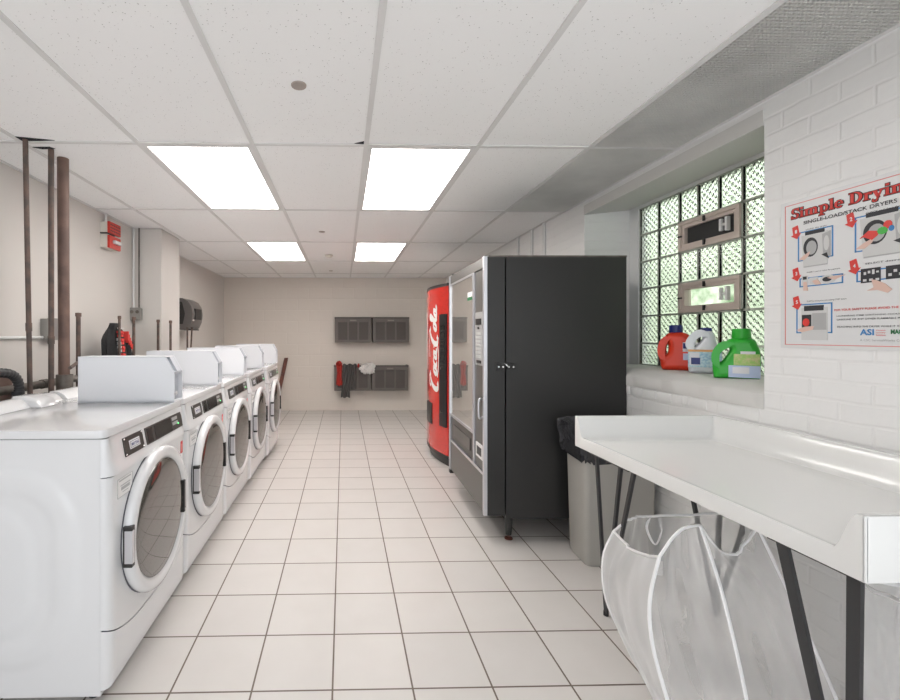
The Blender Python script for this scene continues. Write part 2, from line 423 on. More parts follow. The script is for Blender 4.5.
r = bmesh.ops.extrude_face_region(bm, geom=bm.faces[:])
for v in [g for g in r['geom'] if isinstance(g, bmesh.types.BMVert)]: v.co.z = 1.02
struct('trim_sill', bm, M['sill'], smooth=.9)
# uneven brick ledge under the sill
bm = bmnew(); random.seed(3)
for k in range(9):
    y = 3.2-k*.118; w = .105; pr = .012-.001*k
    if pr < .003: pr = .003
    box(bm, XR-pr*.6-.002, XR+.02, y-w, y, .965+random.uniform(-.003, .003), 1.014)
struct('trim_brick_ledge', bm, M['wall_right'], bevel=.006, smooth=.8)

# ---- window_1 : glass blocks
bm = bmnew()
cols = [1.852, 1.963, 2.151, 2.339, 2.489, 2.639, 2.789, 2.977, 3.163]
rows = [1.128, 1.285, 1.484, 1.683, 1.882, 2.080, 2.279]
vent_cells = set((c, r) for c in (3, 4, 5) for r in (2, 4))
for ci in range(len(cols)-1):
    for ri in range(len(rows)-1):
        if (ci, ri) in vent_cells: continue
        y0, y1, z0, z1 = cols[ci]+.005, cols[ci+1]-.005, rows[ri]+.005, rows[ri+1]-.005
        q = .0088; ny = max(4, round((y1-y0-.02)/q)); nz = max(4, round((z1-z0-.02)/q))
        tri = lambda n: abs((n % 4)-2)-1
        def relief(xb, sg):
            G = []
            for i in range(ny+1):
                G.append([])
                for j in range(nz+1):
                    edge = i in (0, ny) or j in (0, nz)
                    h = 0 if edge else 0.0021*(tri(i+j)+tri(i-j))+.0005
                    G[i].append(bm.verts.new((xb+sg*h, y0+(y1-y0)*i/ny, z0+(z1-z0)*j/nz)))
            for i in range(ny):
                for j in range(nz): bm.faces.new((G[i][j], G[i+1][j], G[i+1][j+1], G[i][j+1]))
            return [G[i][0] for i in range(ny+1)]+[G[ny][j] for j in range(1, nz+1)]+[G[i][nz] for i in range(ny-1, -1, -1)]+[G[0][j] for j in range(nz-1, 0, -1)]
        A = relief(NX+.024, 1); fr_ = [bm.verts.new((NX, v.co.y, v.co.z)) for v in A]; bm.faces.new(fr_)
        for k in range(len(A)): bm.faces.new((A[k], A[(k+1) % len(A)], fr_[(k+1) % len(A)], fr_[k]))
w1 = struct('window_1', bm, M['glassblock'])
w1['label'] = 'glass block window'
bm = bmnew()
for y in cols:
    for r0, r1 in ((rows[0], rows[2]), (rows[2], rows[3]), (rows[3], rows[4]), (rows[4], rows[5]), (rows[5], rows[6])):
        ri = [rows.index(r0)]
        if y in (2.489, 2.639) and ri[0] in (2, 4): continue
        box(bm, NX-.001, NX+.03, y-.005, y+.006, r0, r1)
for ri, z in enumerate(rows): box(bm, NX-.001, NX+.03, cols[0], cols[-1], z-.006, z+.006)
obj('mortar_grid', bm, M['mortar'], w1)
bm = bmnew()
box(bm, NX-.012, NX+.08, cols[-1]+.004, NY1+.002, 1.10, 2.32)
box(bm, NX-.012, NX+.08, cols[0], cols[-1]+.01, 2.279, 2.32)
obj('window_surround', bm, M['paint_white'], w1, bevel=.003)
# ---- the two hopper vents set in the blocks
def hopper(idx, z0, z1, screen):
    y0, y1 = 2.345, 2.783
    bm = bmnew(); t = .020
    for a in ((y0, y1, z0, z0+t), (y0, y1, z1-t, z1), (y0, y0+t, z0+t, z1-t), (y1-t, y1, z0+t, z1-t)):
        box(bm, NX-.014, NX+.06, *a)
    t2 = .042
    for a in ((y0+t, y1-t, z0+t, z0+t2), (y0+t, y1-t, z1-t2, z1-t), (y0+t, y0+t2, z0+t2, z1-t2), (y1-t2, y1-t, z0+t2, z1-t2)):
        box(bm, NX-.004, NX+.03, *a)
    f = struct('window_%d' % idx, bm, M['vent_frame'], bevel=.002)
    obj('window_pane', Box(NX+.018, NX+.022, y0+t2, y1-t2, z0+t2, z1-t2), M['screen'] if screen else M['pane'], f)
    bm = bmnew(); ym = y0+.07; zm = (z0+z1)/2
    box(bm, NX-.026, NX-.004, ym-.008, ym+.008, zm-.04, zm+.04); box(bm, NX-.026, NX-.01, ym+.03, ym+.046, zm-.035, zm+.035); box(bm, NX-.022, NX-.012, ym-.008, ym+.046, zm-.008, zm+.008)
    obj('latch', bm, M['paint_white'], f, bevel=.003)
    bm = bmnew()
    for yy, zz, dy, dz in (((y0+y1)/2+.01, z1-.022, .006, .016), ((y0+y1)/2+.01, z0+.022, .006, .016), (y1-.02, zm, .014, .005)):
        box(bm, NX-.022, NX-.012, yy-dy, yy+dy, zz-dz, zz+dz)
    obj('clip', bm, M['plastic_black'], f)
hopper(2, 1.887, 2.075, True)
hopper(3, 1.489, 1.678, False)
# yard outside
struct('trim_yard_wall', Box(3.6, 3.75, -1, 9, -.5, 2.9), M['outside'])
struct('trim_yard_ground', Box(WX+.01, 3.6, -1, 9, .35, .4), M['ground_out'])

struct('trim_sun_blocker', Box(-2.5, 2.45, YF, YB+.2, H+.25, H+.32), M['wall_left'])  # unseen slab added to stop sun leaking in around the open grilles
# ---- ceiling with grid
GX = [-1.707, -1.097, -.487, .123, .733, 1.343]
GY = [2.334+1.22*k for k in range(-5, 5)]        # -3.77 .. 7.21
lights = [(-1.097, 2.334), (.123, 2.334), (-1.097, 4.774), (.123, 4.774)]
grilles = [(1.343, 1.114), (1.343, 2.334)]
bm = bmnew()
xs = [-2.4]+GX+[2.15]; ys = [YF-.1]+[y for y in GY if y > YF]+[YB+.1]
for i in range(len(xs)-1):
    for j in range(len(ys)-1):
        x0, x1, y0, y1 = xs[i], xs[i+1], ys[j], ys[j+1]
        if any(abs(x0-a) < .01 and y0 <= b+.6 < y1 for a, b in lights+grilles): continue
        box(bm, x0, x1, y0, y1, H+.004, H+.03)
struct('ceiling', bm, M['ceiling'])
bm = bmnew()
for x in GX: box(bm, x-.012, x+.012, YF, YB, H-.002, H+.004)
for y in GY:
    if y > YF: box(bm, -2.4, XR, y-.012, y+.012, H-.0025, H+.0035)
for (xa, ya, yb, s) in ((XL, YF, 4.2, 1), (XLR, 4.655, YB, 1), (XR-.02, YF, YB, 1)): box(bm, xa, xa+.02, ya, yb, H-.003, H+.003)
box(bm, XLR, XR, YB-.02, YB, H-.003, H+.003)
struct('trim_ceiling_grid', bm, M['tbar'])
# egg-crate return grilles
for gi, (gx, gy) in enumerate(grilles):
    x0, x1, y0, y1 = gx+.012, XR-.02, gy+.012, gy+1.208
    bm = bmnew(); p = .0145
    n = int((x1-x0)/p)
    for k in range(n+1): box(bm, x0+k*p-.0011, x0+k*p+.0011, y0, y1, H-.001, H+.010)
    n = int((y1-y0)/p)
    for k in range(n+1): box(bm, x0, x1, y0+k*p-.0011, y0+k*p+.0011, H-.001, H+.010)
    g = thing('air_return_grille', ['grey eggcrate metal ceiling grille nearest the viewer, along the right wall',
              'grey eggcrate metal ceiling grille farther back, above the glass block window'][gi], 'vent', (0, 0, 0), 'eggcrate ceiling grilles')
    obj('eggcrate_panel', bm, M['eggcrate'], g)
    obj('plenum_lining', Box(x0, x1, y0, y1, H+.045, H+.055), M['plenum'], g)
# recessed troffer lights
where = ['front left lit ceiling panel over the dryers', 'front right lit ceiling panel, in line with the vending machines aisle',
         'rear left lit ceiling panel, small, toward the back wall', 'rear right lit ceiling panel, small, toward the back wall',
         'left lit ceiling panel behind the viewer', 'right lit ceiling panel behind the viewer', 'left lit ceiling panel by the front wall', 'right lit ceiling panel by the front wall']
first = None
for k, (lx, ly) in enumerate(lights):
    cx, cy = lx+.305, ly+.61
    if first is None:
        t = thing('ceiling_light', where[k], 'light', (cx, cy, H), 'recessed fluorescent ceiling panels')
        bm = bmnew()
        for a in ((-.293, .293, -.598, -.575), (-.293, .293, .575, .598), (-.293, -.27, -.575, .575), (.27, .293, -.575, .575)): box(bm, *a, -.003, .006)
        obj('light_frame', bm, M['tbar'], t)
        obj('diffuser', Box(-.27, .27, -.575, .575, .002, .008), M['diffuser'], t)
        first = t
    else:
        t = copy_tree(first); t.location = (cx, cy, H); t['label'] = where[k]
# sprinkler cover discs
for k, (x, y, r, lb) in enumerate(((-.183, 1.784, .032, 'brushed metal ceiling sprinkler cover nearest the viewer'), (-.213, 4.306, .032, 'metal ceiling sprinkler cover between the rear lights'),
                     (-.198, 6.926, .032, 'small metal ceiling sprinkler cover closest to the back wall'))):
    o = obj('sprinkler_cover', Lathe([(r*.55, .012), (r, .004), (r*.96, 0), (r*.4, -.003), (.002, -.003)], 'z', n=24), mat('cover_%d' % k, srgb(168, 158, 150), .45, .2) if k == 0 else bpy.data.materials['cover_0'], smooth=.6)
    o.location = (x, y, H+.000); tag(o, lb, 'sprinkler', 'sprinkler covers')
o = obj('smoke_detector', Lathe([(.05, .0), (.05, -.012), (.035, -.03), (.002, -.032)], 'z', n=24), M['alarm_white'], smooth=.6)
o.location = (-.184, 5.542, H); tag(o, 'small round off-white smoke detector on the ceiling between the rear lights', 'detector')
# dark gaps in the ceiling around the pipes and tile corners
bm = bmnew()
prism(bm, [(-1.72, 2.27), (-1.52, 2.315), (-1.60, 2.322), (-1.70, 2.322)], lambda a, b: (a, b, H+.001), lambda a, b: (a, b, H+.0035))
prism(bm, [(-1.70, 2.40), (-1.60, 2.395), (-1.585, 2.42), (-1.66, 2.425)], lambda a, b: (a, b, H+.001), lambda a, b: (a, b, H+.0035))
prism(bm, [(.06, 2.315), (.11, 2.29), (.11, 2.322)], lambda a, b: (a, b, H+.001), lambda a, b: (a, b, H+.0035))
struct('trim_ceiling_gap', bm, M['hole'])

# ------------------------------------------------------------------ dryers
PITCH, DW = .765, .757
def rr_dist(a, b, ca, cb, ha, hb, r):
    qa, qb = abs(a-ca)-ha+r, abs(b-cb)-hb+r
    return math.hypot(max(qa, 0), max(qb, 0))+min(max(qa, qb), 0)-r
def ss(x): x = max(0, min(1, x)); return x*x*(3-2*x)
def make_dryer(label):
    # local frame: x forward (towards aisle) with 0 at the side panel's front edge, y along the row from the near side, z up
    t = thing('tumble_dryer', label, 'dryer', (0, 0, 0), 'row of front loading coin dryers')
    D = .70
    bm = bmnew(); box(bm, -D, 0, .004, DW-.004, .035, .966)
    cab = bm
    # embossed near side panel
    def side(u, v):
        x = -D+.01+u*(D-.012); z = .04+v*.92
        d1 = rr_dist(x, z, -.42, .50, .36, .38, .26); d2 = rr_dist(x, z, -.46, .48, .24, .27, .20)
        off = .007*ss((d1+.03)/.03)-.007*ss((d1+.085)/.03)+.006*(1-ss((d2+.02)/.035))
        off = -.013*(1-ss((d1+.05)/.05))+.013*(1-ss((d1+.13)/.05))-.012*(1-ss((d2+.05)/.05))
        return (x, .0025+off*.45, z)
    sheet(cab, 90, 100, side)
    obj('cabinet', cab, M['enamel'], t, smooth=.5)
    for fx, fy in ((-.05, .06), (-.05, DW-.06), (-D+.06, .06), (-D+.06, DW-.06)):
        obj('foot', Lathe([(.022, 0), (.022, .015), (.012, .02), (.012, .036)], 'z', (fx, fy, 0), 12), M['rubber'], t)
    # front skin profile: rounded at both sides
    def xf(y, base=.032, r=.035):
        e = min(y-.004, DW-.004-y)
        return base-(r-math.sqrt(max(0, r*r-(r-min(e, r))**2))) if e < r else base
    ys = [.004+.035*(1-math.cos(k/6*PI/2)) for k in range(7)]
    ys += [.039+(DW-.078)*k/30 for k in range(1, 30)]
    ys += [DW-y for y in reversed(ys[:7])]
    cy, cz = .385, .537
    def smoothseam(y): return .196+.077*(abs(y-DW/2)/(DW/2))**3
    def skin(z0f, z1f, top_x=lambda z: 0, nz=8):
        bm = bmnew(); F = []; B = []
        for y in ys:
            z0, z1 = z0f(y), z1f(y)
            col = []
            for k in range(nz+1):
                z = z0+(z1-z0)*k/nz; col.append(bm.verts.new((xf(y)+top_x(z)*ss(min(y, DW-y)/.05), y, z)))
            F.append(col); B.append([bm.verts.new((-.01, y, z0)), bm.verts.new((-.01, y, z1))])
        for i in range(len(ys)-1):
            for k in range(nz): bm.faces.new((F[i][k], F[i+1][k], F[i+1][k+1], F[i][k+1]))
            bm.faces.new((F[i][0], B[i][0], B[i+1][0], F[i+1][0])); bm.faces.new((F[i][nz], F[i+1][nz], B[i+1][1], B[i][1]))
        bm.faces.new([B[0][0]]+F[0]+[B[0][1]]); bm.faces.new([B[-1][1]]+F[-1][::-1]+[B[-1][0]])
        return bm
    obj('kick_panel', skin(lambda y: .055, lambda y: smoothseam(y)-.003, lambda z: -.006*ss((.09-z)/.05)), M['enamel'], t, smooth=.7)
    obj('front_panel', skin(lambda y: smoothseam(y)+.002, lambda y: .822), M['enamel'], t, smooth=.7)
    def slant(z): return .008*ss((.87-z)/.04)-.022*max(0, (z-.85)/.115)
    hb = obj('control_panel', skin(lambda y: .826, lambda y: .966, slant), M['enamel'], t, smooth=.7)
    obj('seam_shadow_strip', Box(-.009, .018, .012, DW-.012, .06, .828), M['enamel_gap'], t)  # dark strip stands in for shade inside the panel seams
    # panel plates lie on the slanted face
    def onp(y, z, off=.0): return (xf(y)+slant(z)+off, y, z)
    def plate(name, y0, y1, z0, z1, m, par, off=.003, sk=0):
        bm = bmnew()
        A = [onp(y0, z0, off), onp(y1, z0, off), onp(y1-sk, z1, off), onp(y0-sk, z1, off)]
        B = [onp(y0, z0, -.002), onp(y1, z0, -.002), onp(y1-sk, z1, -.002), onp(y0-sk, z1, -.002)]
        va = [bm.verts.new(p) for p in A]; vb = [bm.verts.new(p) for p in B]
        bm.faces.new(va); bm.faces.new(vb)
        for i in range(4): bm.faces.new((va[i], va[(i+1) % 4], vb[(i+1) % 4], vb[i]))
        return obj(name, bm, m, par)
    bp = plate('badge_plate', .125, .285, .868, .94, M['panel_dark'], t, .004)
    plate('badge_emblem', .165, .25, .888, .922, M['lbl_white'], bp, .0055)
    plate('badge_emblem_print', .170, .245, .892, .918, M['ink_grey'], bp, .006)
    plate('badge_emblem_field', .174, .241, .895, .915, M['lbl_white'], bp, .0064)
    text_obj('badge_lettering', 'MAYTAG', .060, .012, lambda u, v: onp(.177+u, .899+v, .0070), M['blue_cap'], bp, .03)
    for yy in (.133, .277):
        for zz in (.873, .934): obj('screw', Lathe([(.0045, 0), (.0035, .002)], 'x', onp(yy, zz, .004), 8), M['chrome'], bp)
    dp = plate('display_panel', .312, .725, .868, .94, M['panel_dark'], t, .004)
    plate('display_screen', .40, .585, .874, .934, M['lcd'], dp, .0055)
    plate('coin_slot_plate', .325, .375, .874, .934, M['lcd'], dp, .0055)
    for r0 in (.893, .916):
        bm = bmnew()
        for q in range(3):
            y0 = .60+q*.022
            a = [onp(y0, r0, .006), onp(y0+.019, r0, .006), onp(y0+.019, r0+.014, .006), onp(y0, r0+.014, .006)]
            va = [bm.verts.new(p) for p in a]; bm.faces.new(va)
            vb = [bm.verts.new(Vector(p)-Vector((.003, 0, 0))) for p in a]; bm.faces.new(vb)
            for i in range(4): bm.faces.new((va[i], va[(i+1) % 4], vb[(i+1) % 4], vb[i]))
        obj('keypad', bm, M['ink_grey'], dp)
    plate('indicator_light', .662, .668, .89, .896, emit('green_led', (.1, 1, .25, 1), 2) if 'green_led' not in bpy.data.materials else bpy.data.materials['green_led'], dp, .007)
    # lint/coin slot under the badge
    obj('lint_slot', Box(.02, .036, .095, .275, .832, .848), M['greyslot'], t, bevel=.003)
    # lid with rounded corners and a raised ledge at the back
    bm = bmnew(); R = .03; pts = []
    for (cx_, cy_, a0) in ((.018-R, DW-R, 0), (-D-.005+R, DW-R, PI/2), (-D-.005+R, R, PI), (.018-R, R, 3*PI/2)):
        for k in range(5):
            a = a0+k*PI/8; pts.append((cx_+R*math.cos(a), cy_+R*math.sin(a)))
    prism(bm, pts, lambda a, b: (a, b, .968), lambda a, b: (a, b, 1.0))
    obj('lid', bm, M['enamel'], t, bevel=.006, smooth=.6)
    bm = bmnew()
    rings = []
    for k in range(9):
        s = k/8; y = .012+s*(DW-.03); top = .042
        prof = [(-D, 1.0), (-D, 1.0+top), (-D+.045, 1.0+top), (-D+.075, 1.0+top*.65), (-D+.10, 1.0)]
        rings.append([(p[0], y, p[1]) for p in prof])
    loft(bm, rings)
    # rounded end bump beside the coin box
    rings = []
    for k, (y, sc) in enumerate(((.50, .15), (.506, .75), (.52, 1), (.62, 1))):
        prof = [(-D+.0, 1.0), (-D, 1.0+.052*sc), (-D+.07*1, 1.0+.052*sc), (-D+.12, 1.0+.035*sc), (-D+.15, 1.0)]
        rings.append([(p[0], y, p[1]) for p in prof])
    loft(bm, rings)
    obj('rear_ledge', bm, M['enamel'], t, smooth=.8, bevel=.004)
    # coin box
    y0, y1 = .645, .756; x0, x1 = -.468, .018
    prof = [(x0, 1.0), (x1, 1.0), (x1, 1.155), (x1-.045, 1.235), (x0, 1.235)]
    bm = bmnew(); prism(bm, prof, lambda a, b: (a, y0, b), lambda a, b: (a, y0+.004, b)); prism(bm, prof, lambda a, b: (a, y1-.004, b), lambda a, b: (a, y1, b))
    box(bm, x0, x0+.004, y0, y1, 1.0, 1.235); box(bm, x0, x1-.045, y0, y1, 1.231, 1.235); box(bm, x0, x1-.002, y0, y1, 1.0, 1.01)
    cb = obj('coin_box', bm, M['coin'], t)
    bm = bmnew(); box(bm, x1-.030, x1-.022, y0+.004, y1-.004, 1.01, 1.155); box(bm, x1-.02, x1-.001, y0+.004, y1-.004, 1.145, 1.158)
    obj('cash_door', bm, M['coin_recess'], cb)
    mx = Matrix.Translation((x1-.002, 0, 1.155)) @ Matrix.Rotation(math.atan2(-.045, .08), 4, 'Y')
    bm = bmnew(); box(bm, -.022, -.014, y0+.004, y1-.004, 0, .088, mtx=mx); box(bm, -.014, -.001, y0+.05, y1-.004, .004, .088, mtx=mx)
    obj('slot_panel', bm, M['coin_recess'], cb)
    obj('key_lock', Lathe([(.010, 0), (.010, .006), (.004, .008)], 'x', (x1-.022, y1-.035, 1.04), 12), M['sticker_white'], cb)
    # door
    dcx = .032
    prof = [(.296, dcx-.004), (.303, dcx+.012), (.304, dcx+.024), (.298, dcx+.036), (.284, dcx+.042), (.265, dcx+.041), (.252, dcx+.034), (.249, dcx+.028)]
    bm = bmnew(); lathe(bm, prof, 'x', (0, cy, cz), 72, True, True)
    door = obj('door', bm, M['enamel'], t, smooth=.9)
    obj('door_shadow_ring', Lathe([(.304, dcx-.006), (.303, dcx+.003)], 'x', (0, cy, cz), 64, True, True), M['enamel_gap'], door)
    gp = [(.249, dcx+.029)]+[(.249*math.cos(a), dcx+.030+.020*math.sin(a)) for a in [PI/2*k/10 for k in range(0, 10)]]+[(.004, dcx+.050)]
    obj('door_glass', Lathe(gp, 'x', (0, cy, cz), 64, True, True), M['glassdoor'], door, smooth=1)
    hy = cy-.293
    bm = bmnew(); box(bm, dcx+.010, dcx+.045, hy-.0135, hy+.012, cz-.078, cz+.078)
    hd = obj('door_handle', bm, M['plastic_black'], door, bevel=.003)
    obj('handle_insert', Box(dcx+.017, dcx+.0475, hy-.0155, hy+.003, cz-.062, cz+.062), M['alu'], hd, bevel=.002)
    hy = cy+.240
    hg = obj('door_hinge', Box(dcx+.020, dcx+.047, hy-.011, hy+.011, cz-.085, cz+.075), M['plastic_black'], door, bevel=.003)
    obj('hinge_plate', Box(dcx+.038, dcx+.050, hy-.008, hy+.008, cz-.082, cz-.062), M['chrome'], hg)
    # labels
    lb = obj('instruction_label', Box(.030, .0335, .058, .172, .728, .800), M['sticker_white'], t)
    bm = bmnew()
    for (a, b, c, d) in ((.058, .172, .728, .730), (.058, .172, .798, .800), (.058, .060, .728, .80), (.170, .172, .728, .80), (.07, .16, .788, .794), (.085, .15, .752, .764), (.08, .155, .768, .772), (.095, .14, .742, .745)):
        box(bm, .033, .0342, a, b, c, d)
    obj('label_print', bm, M['ink_grey'], lb)
    rs = obj('warning_sticker', Box(.031, .0335, .690, .716, .728, .79), M['sticker_red'], t)
    bm = bmnew(); box(bm, .033, .034, .697, .709, .735, .775)
    obj('sticker_print', bm, M['ink_pink'], rs)
    return t
dryer_labels = ['white front-loading coin dryer nearest the viewer, its embossed left side showing', 'second white coin dryer from the viewer, next to the nearest one',
                'middle one of the five white coin dryers', 'fourth white coin dryer from the viewer, next to the farthest one', 'white coin dryer farthest from the viewer, brown board behind it']
d0 = make_dryer(dryer_labels[0])
for k in range(5):
    d = d0 if k == 0 else copy_tree(d0)
    d.location = (-.88+(0, 0, .004, .018, .045)[k], 1.585+PITCH*k, 0); d['label'] = dryer_labels[k]

# ------------------------------------------------------------------ pipes behind the dryers
def pipe(name, label, pts, r, m, cat='pipe', group=None, coup=None, n=12):
    t = thing(name, label, cat, (pts[0][0], pts[0][1], pts[0][2]), group)
    o0 = Vector(pts[0]); lp = [Vector(p)-o0 for p in pts]
    obj('pipe_run', Tube(lp, r, n), m, t, smooth=.8)
    for c in (coup or []):
        i, f = c; a, b = lp[i], lp[i+1]; q = a+(b-a)*f; d = (b-a).normalized()*.022
        obj('coupling', Tube([q-d, q+d], r*1.2, n), m, t, smooth=.8)
    return t
pipe('riser_pipe', 'thin brown riser pipe leftmost, from ceiling down behind the nearest dryer', [(-1.675, 2.38, .02), (-1.665, 2.305, H+.01)], .0125, M['steel_dark'], coup=[(0, .58)])
pipe('riser_pipe', 'dark brown riser pipe close beside the thick one, left of it', [(-1.70, 2.56, .02), (-1.615, 2.43, H+.01)], .0145, M['steel_dark'], coup=[(0, .55)])
t = pipe('soil_pipe', 'thick reddish brown vertical drain pipe from the ceiling', [(-1.69, 2.67, .02), (-1.63, 2.555, H+.01)], .030, M['pipe_brown'])
obj('hub_coupling', Tube([(.028, -.05, 1.0), (.028, -.05, 1.09)], .045, 16), M['pipe_grey'], t, smooth=.8)
pipe('header_pipe', 'grey horizontal pipe running along the wall behind the nearest dryers', [(-1.76, 2.08, 1.055), (-1.76, 3.0, 1.06)], .023, M['pipe_grey'], coup=[(0, .55), (0, .75)])
pipe('branch_pipe', 'short thin horizontal brown pipe beside the thick drain pipe', [(-1.575, 2.53, 1.155), (-1.70, 2.80, 1.165), (-1.74, 2.87, 1.165)], .010, M['steel_dark'])
stubs = [((-1.75, 2.90), 1.487, .014, 'rusty pipe stub standing left of the black jacket, behind the nearest dryer', 0),
         ((-1.75, 3.425), 1.490, .010, 'thin pipe stub crossing in front of the black jacket', 0),
         ((-1.75, 3.657), 1.492, .012, 'rusty pipe stub at the right edge of the black jacket', 0),
         ((-1.715, 4.05), 1.483, .012, 'rusty pipe stub in front of the white column, left one of two', 0),
         ((-1.70, 4.30), 1.483, .012, 'rusty pipe stub in front of the white column, right one of two', 0),
         ((-1.75, 4.90), 1.43, .010, 'pipe stub under the paper towel dispenser, upright one', 0),
         ((-1.72, 4.96), 1.43, .010, 'pipe stub under the paper towel dispenser, leaning one', -.07)]
for (x, y), zt, r, lb, lean in stubs:
    t = thing('pipe_stub', lb, 'pipe', (x, y, 0), 'pipe stubs behind the dryers')
    zb = 0.0
    obj('pipe_run', Tube([(lean, 0, zb), (0, 0, zt)], r, 10), M['steel_dark'], t, smooth=.8)
    obj('pipe_cap', Lathe([(r*1.3, zt-.02), (r*1.3, zt+.004), (r*.5, zt+.006)], 'z', n=10), M['steel_dark'], t)
# corrugated hose
hp = curve_pts([(-1.80, 1.88, 1.12), (-1.72, 2.03, 1.155), (-1.69, 2.15, 1.16), (-1.68, 2.24, 1.14), (-1.675, 2.275, 1.08), (-1.68, 2.265, .98), (-1.69, 2.25, .70)], 14)
rad = [.0225+.0022*math.sin(i*1.9) for i in range(len(hp))]
t = thing('drain_hose', 'black corrugated hose arching down at the left edge, behind the nearest dryer', 'hose', (0, 0, 0))
obj('hose_body', Tube(hp, rad, 14), M['rubber'], t, smooth=1.2)
obj('hose_clamp', Tube([(-1.677, 2.272, 1.055), (-1.677, 2.272, 1.035)], .028, 16), M['rubber'], t)
pipe('stand_pipe', 'brown stand pipe beside the black hose at the left edge', [(-1.85, 2.39, .02), (-1.85, 2.39, 1.13)], .045, M['pipe_brown'])
# wall conduit and outlet box on the left wall
t = thing('outlet_box', 'grey surface outlet box on the left wall left of the riser pipe', 'box', (XL, 2.985, 1.385))
obj('box_body', Box(.0, .05, -.055, .06, -.07, .07), M['galv'], t, bevel=.004)
obj('cover_plate', Box(.05, .056, -.06, .065, -.075, .075), M['galv'], t, bevel=.003)
obj('conduit', Tube([(.018, -.055, -.055), (.018, -2.2, -.055)], .009, 8), M['paint_white'], t)
# switch box with two conduits on the column
t = thing('junction_box', 'grey metal junction box with two conduits on the white column', 'box', (-1.975, 4.2, 1.545))
obj('box_body', Box(-.055, .05, -.05, 0, -.055, .055), M['galv'], t, bevel=.004)
obj('cover_plate', Box(-.06, .055, -.056, -.05, -.06, .06), M['galv'], t, bevel=.003)
obj('knockout', Lathe([(.016, -.062), (.016, -.056)], 'y', (-.025, 0, .02), 16), M['pipe_grey'], t)
obj('knockout', Lathe([(.016, -.062), (.016, -.056)], 'y', (.025, 0, .02), 16), M['pipe_grey'], t)
obj('conduit', Tube([(-.03, -.016, .055), (-.03, -.016, H-1.545)], .010, 10), M['paint_white'], t, smooth=.8)
obj('conduit', Tube([(.022, -.014, .055), (.022, -.014, H-1.545)], .007, 10), M['pipe_grey'], t, smooth=.8)

# fire alarm
t = thing('fire_alarm', 'red fire alarm horn and strobe on off-white boxes, high on the left wall', 'alarm', (XL, 3.715, 2.19))
obj('back_box', Box(0, .055, -.07, .115, .012, .10), M['alarm_white'], t, bevel=.003)
obj('back_box', Box(0, .055, -.07, .115, -.115, -.002), M['alarm_white'], t, bevel=.003)
hn = obj('horn_cover', Box(.055, .075, -.065, .115, .008, .105), M['alarm_red'], t, bevel=.003)
bm = bmnew()
for a in range(6):
    for b in range(3): box(bm, .074, .0765, -.052+a*.028, -.036+a*.028, .025+b*.025, .035+b*.025)
obj('sound_slots', bm, M['plastic_black'], hn)
st = obj('strobe_cover', Box(.055, .075, -.065, .115, -.115, -.010), M['alarm_red'], t, bevel=.003)
obj('strobe_lens', Box(.074, .105, -.02, .08, -.075, -.045), M['lens'], st, bevel=.008)
obj('mount_strap', Box(.0, .058, -.075, .05, -.0, .010), M['plastic_black'], t)
obj('conduit', Tube([(.02, -.02, .10), (.02, -.02, H-2.185)], .010, 10), M['paint_white'], t)

# paper towel dispenser
t = thing('towel_dispenser', 'smoky black paper towel dispenser on the rear left wall', 'dispenser', (XLR, 5.62, 1.61))
def disp(y0, y1, inset=0):
    pts = [(0, -.2), (.17, -.2), (.205, -.17), (.235, -.10), (.25, 0), (.235, .09), (.19, .16), (.12, .195), (0, .2)]
    pts = [(a-inset if a > .1 else a, b*(1-inset*2)) for a, b in pts]
    return Prism(pts, lambda a, b: (a, y0, b), lambda a, b: (a, y1, b))
obj('dispenser_case', disp(-.20, .20), M['dispenser'], t, bevel=.012, smooth=.7)
obj('side_window', Prism([(.03, -.13), (.13, -.13), (.155, 0), (.12, .15), (.03, .15)], lambda a, b: (a, -.208, b), lambda a, b: (a, -.198, b)), M['plastic_black'], t, bevel=.004)
obj('front_window', Box(.236, .258, -.12, .12, -.07, .07), M['plastic_black'], t, bevel=.006)
obj('towel_slot', Box(.12, .215, -.14, .14, -.206, -.19), M['plastic_black'], t)
obj('brand_tab', Box(.235, .25, -.17, -.14, -.09, -.07), M['sticker_white'], t)

# jacket hanging behind the dryers
t = thing('jacket', 'black jacket with red and white lettering hanging behind the pipe stub', 'jacket', (-1.825, 3.52, 1.0))
rings = []
for k in range(15):
    s = k/14; z = -.02+s*.46
    w = .20-.045*s-.10*ss((s-.68)/.32); dpt = .06-.02*s-.02*ss((s-.8)/.2); cyy = -.01*s-.02*ss((s-.6)/.4)
    ring = []
    for q in range(28):
        a = 2*PI*q/28; f = 1+.07*math.sin(a*5+s*4)+.05*math.sin(a*9-s*7)
        ring.append((dpt*math.sin(a)*f, cyy+w*math.cos(a)*f, z))
    rings.append(ring)
bm = bmnew(); loft(bm, rings)
j = obj('jacket_body', bm, M['jacket'], t, smooth=1.2)
bm = bmnew(); loft(bm, [[(.045*math.sin(a)*s2+.01+ox, .135-zz*.14+.04*math.cos(a)*s2, zz) for a in [2*PI*q/12 for q in range(12)]] for zz, s2, ox in ((-.02, 1.1, .01), (.12, 1.15, .015), (.28, 1.0, .01), (.36, .75, 0))])
obj('sleeve', bm, M['jacket'], t, smooth=1.2)
bm = bmnew()
random.seed(5)
for k in range(9):                                # stripe of broken lettering down the front
    z = .36-k*.030; y = -.055+k*.006
    box(bm, .040, .076, y-.016, y+.014, z, z+.018)
    if k % 2 == 0: box(bm, .040, .077, y+.008, y+.02, z-.010, z+.012)
for k in range(5):
    box(bm, .030, .074, .045+k*.017, .058+k*.017, .30-k*.018, .375-k*.026)
obj('red_lettering', bm, M['jacket_red'], t)
bm = bmnew()
for k in range(4): box(bm, .040, .074, -.078+k*.006, -.071+k*.006, .30-k*.03, .32-k*.03)
box(bm, .040, .056, -.06, .02, .392, .404)
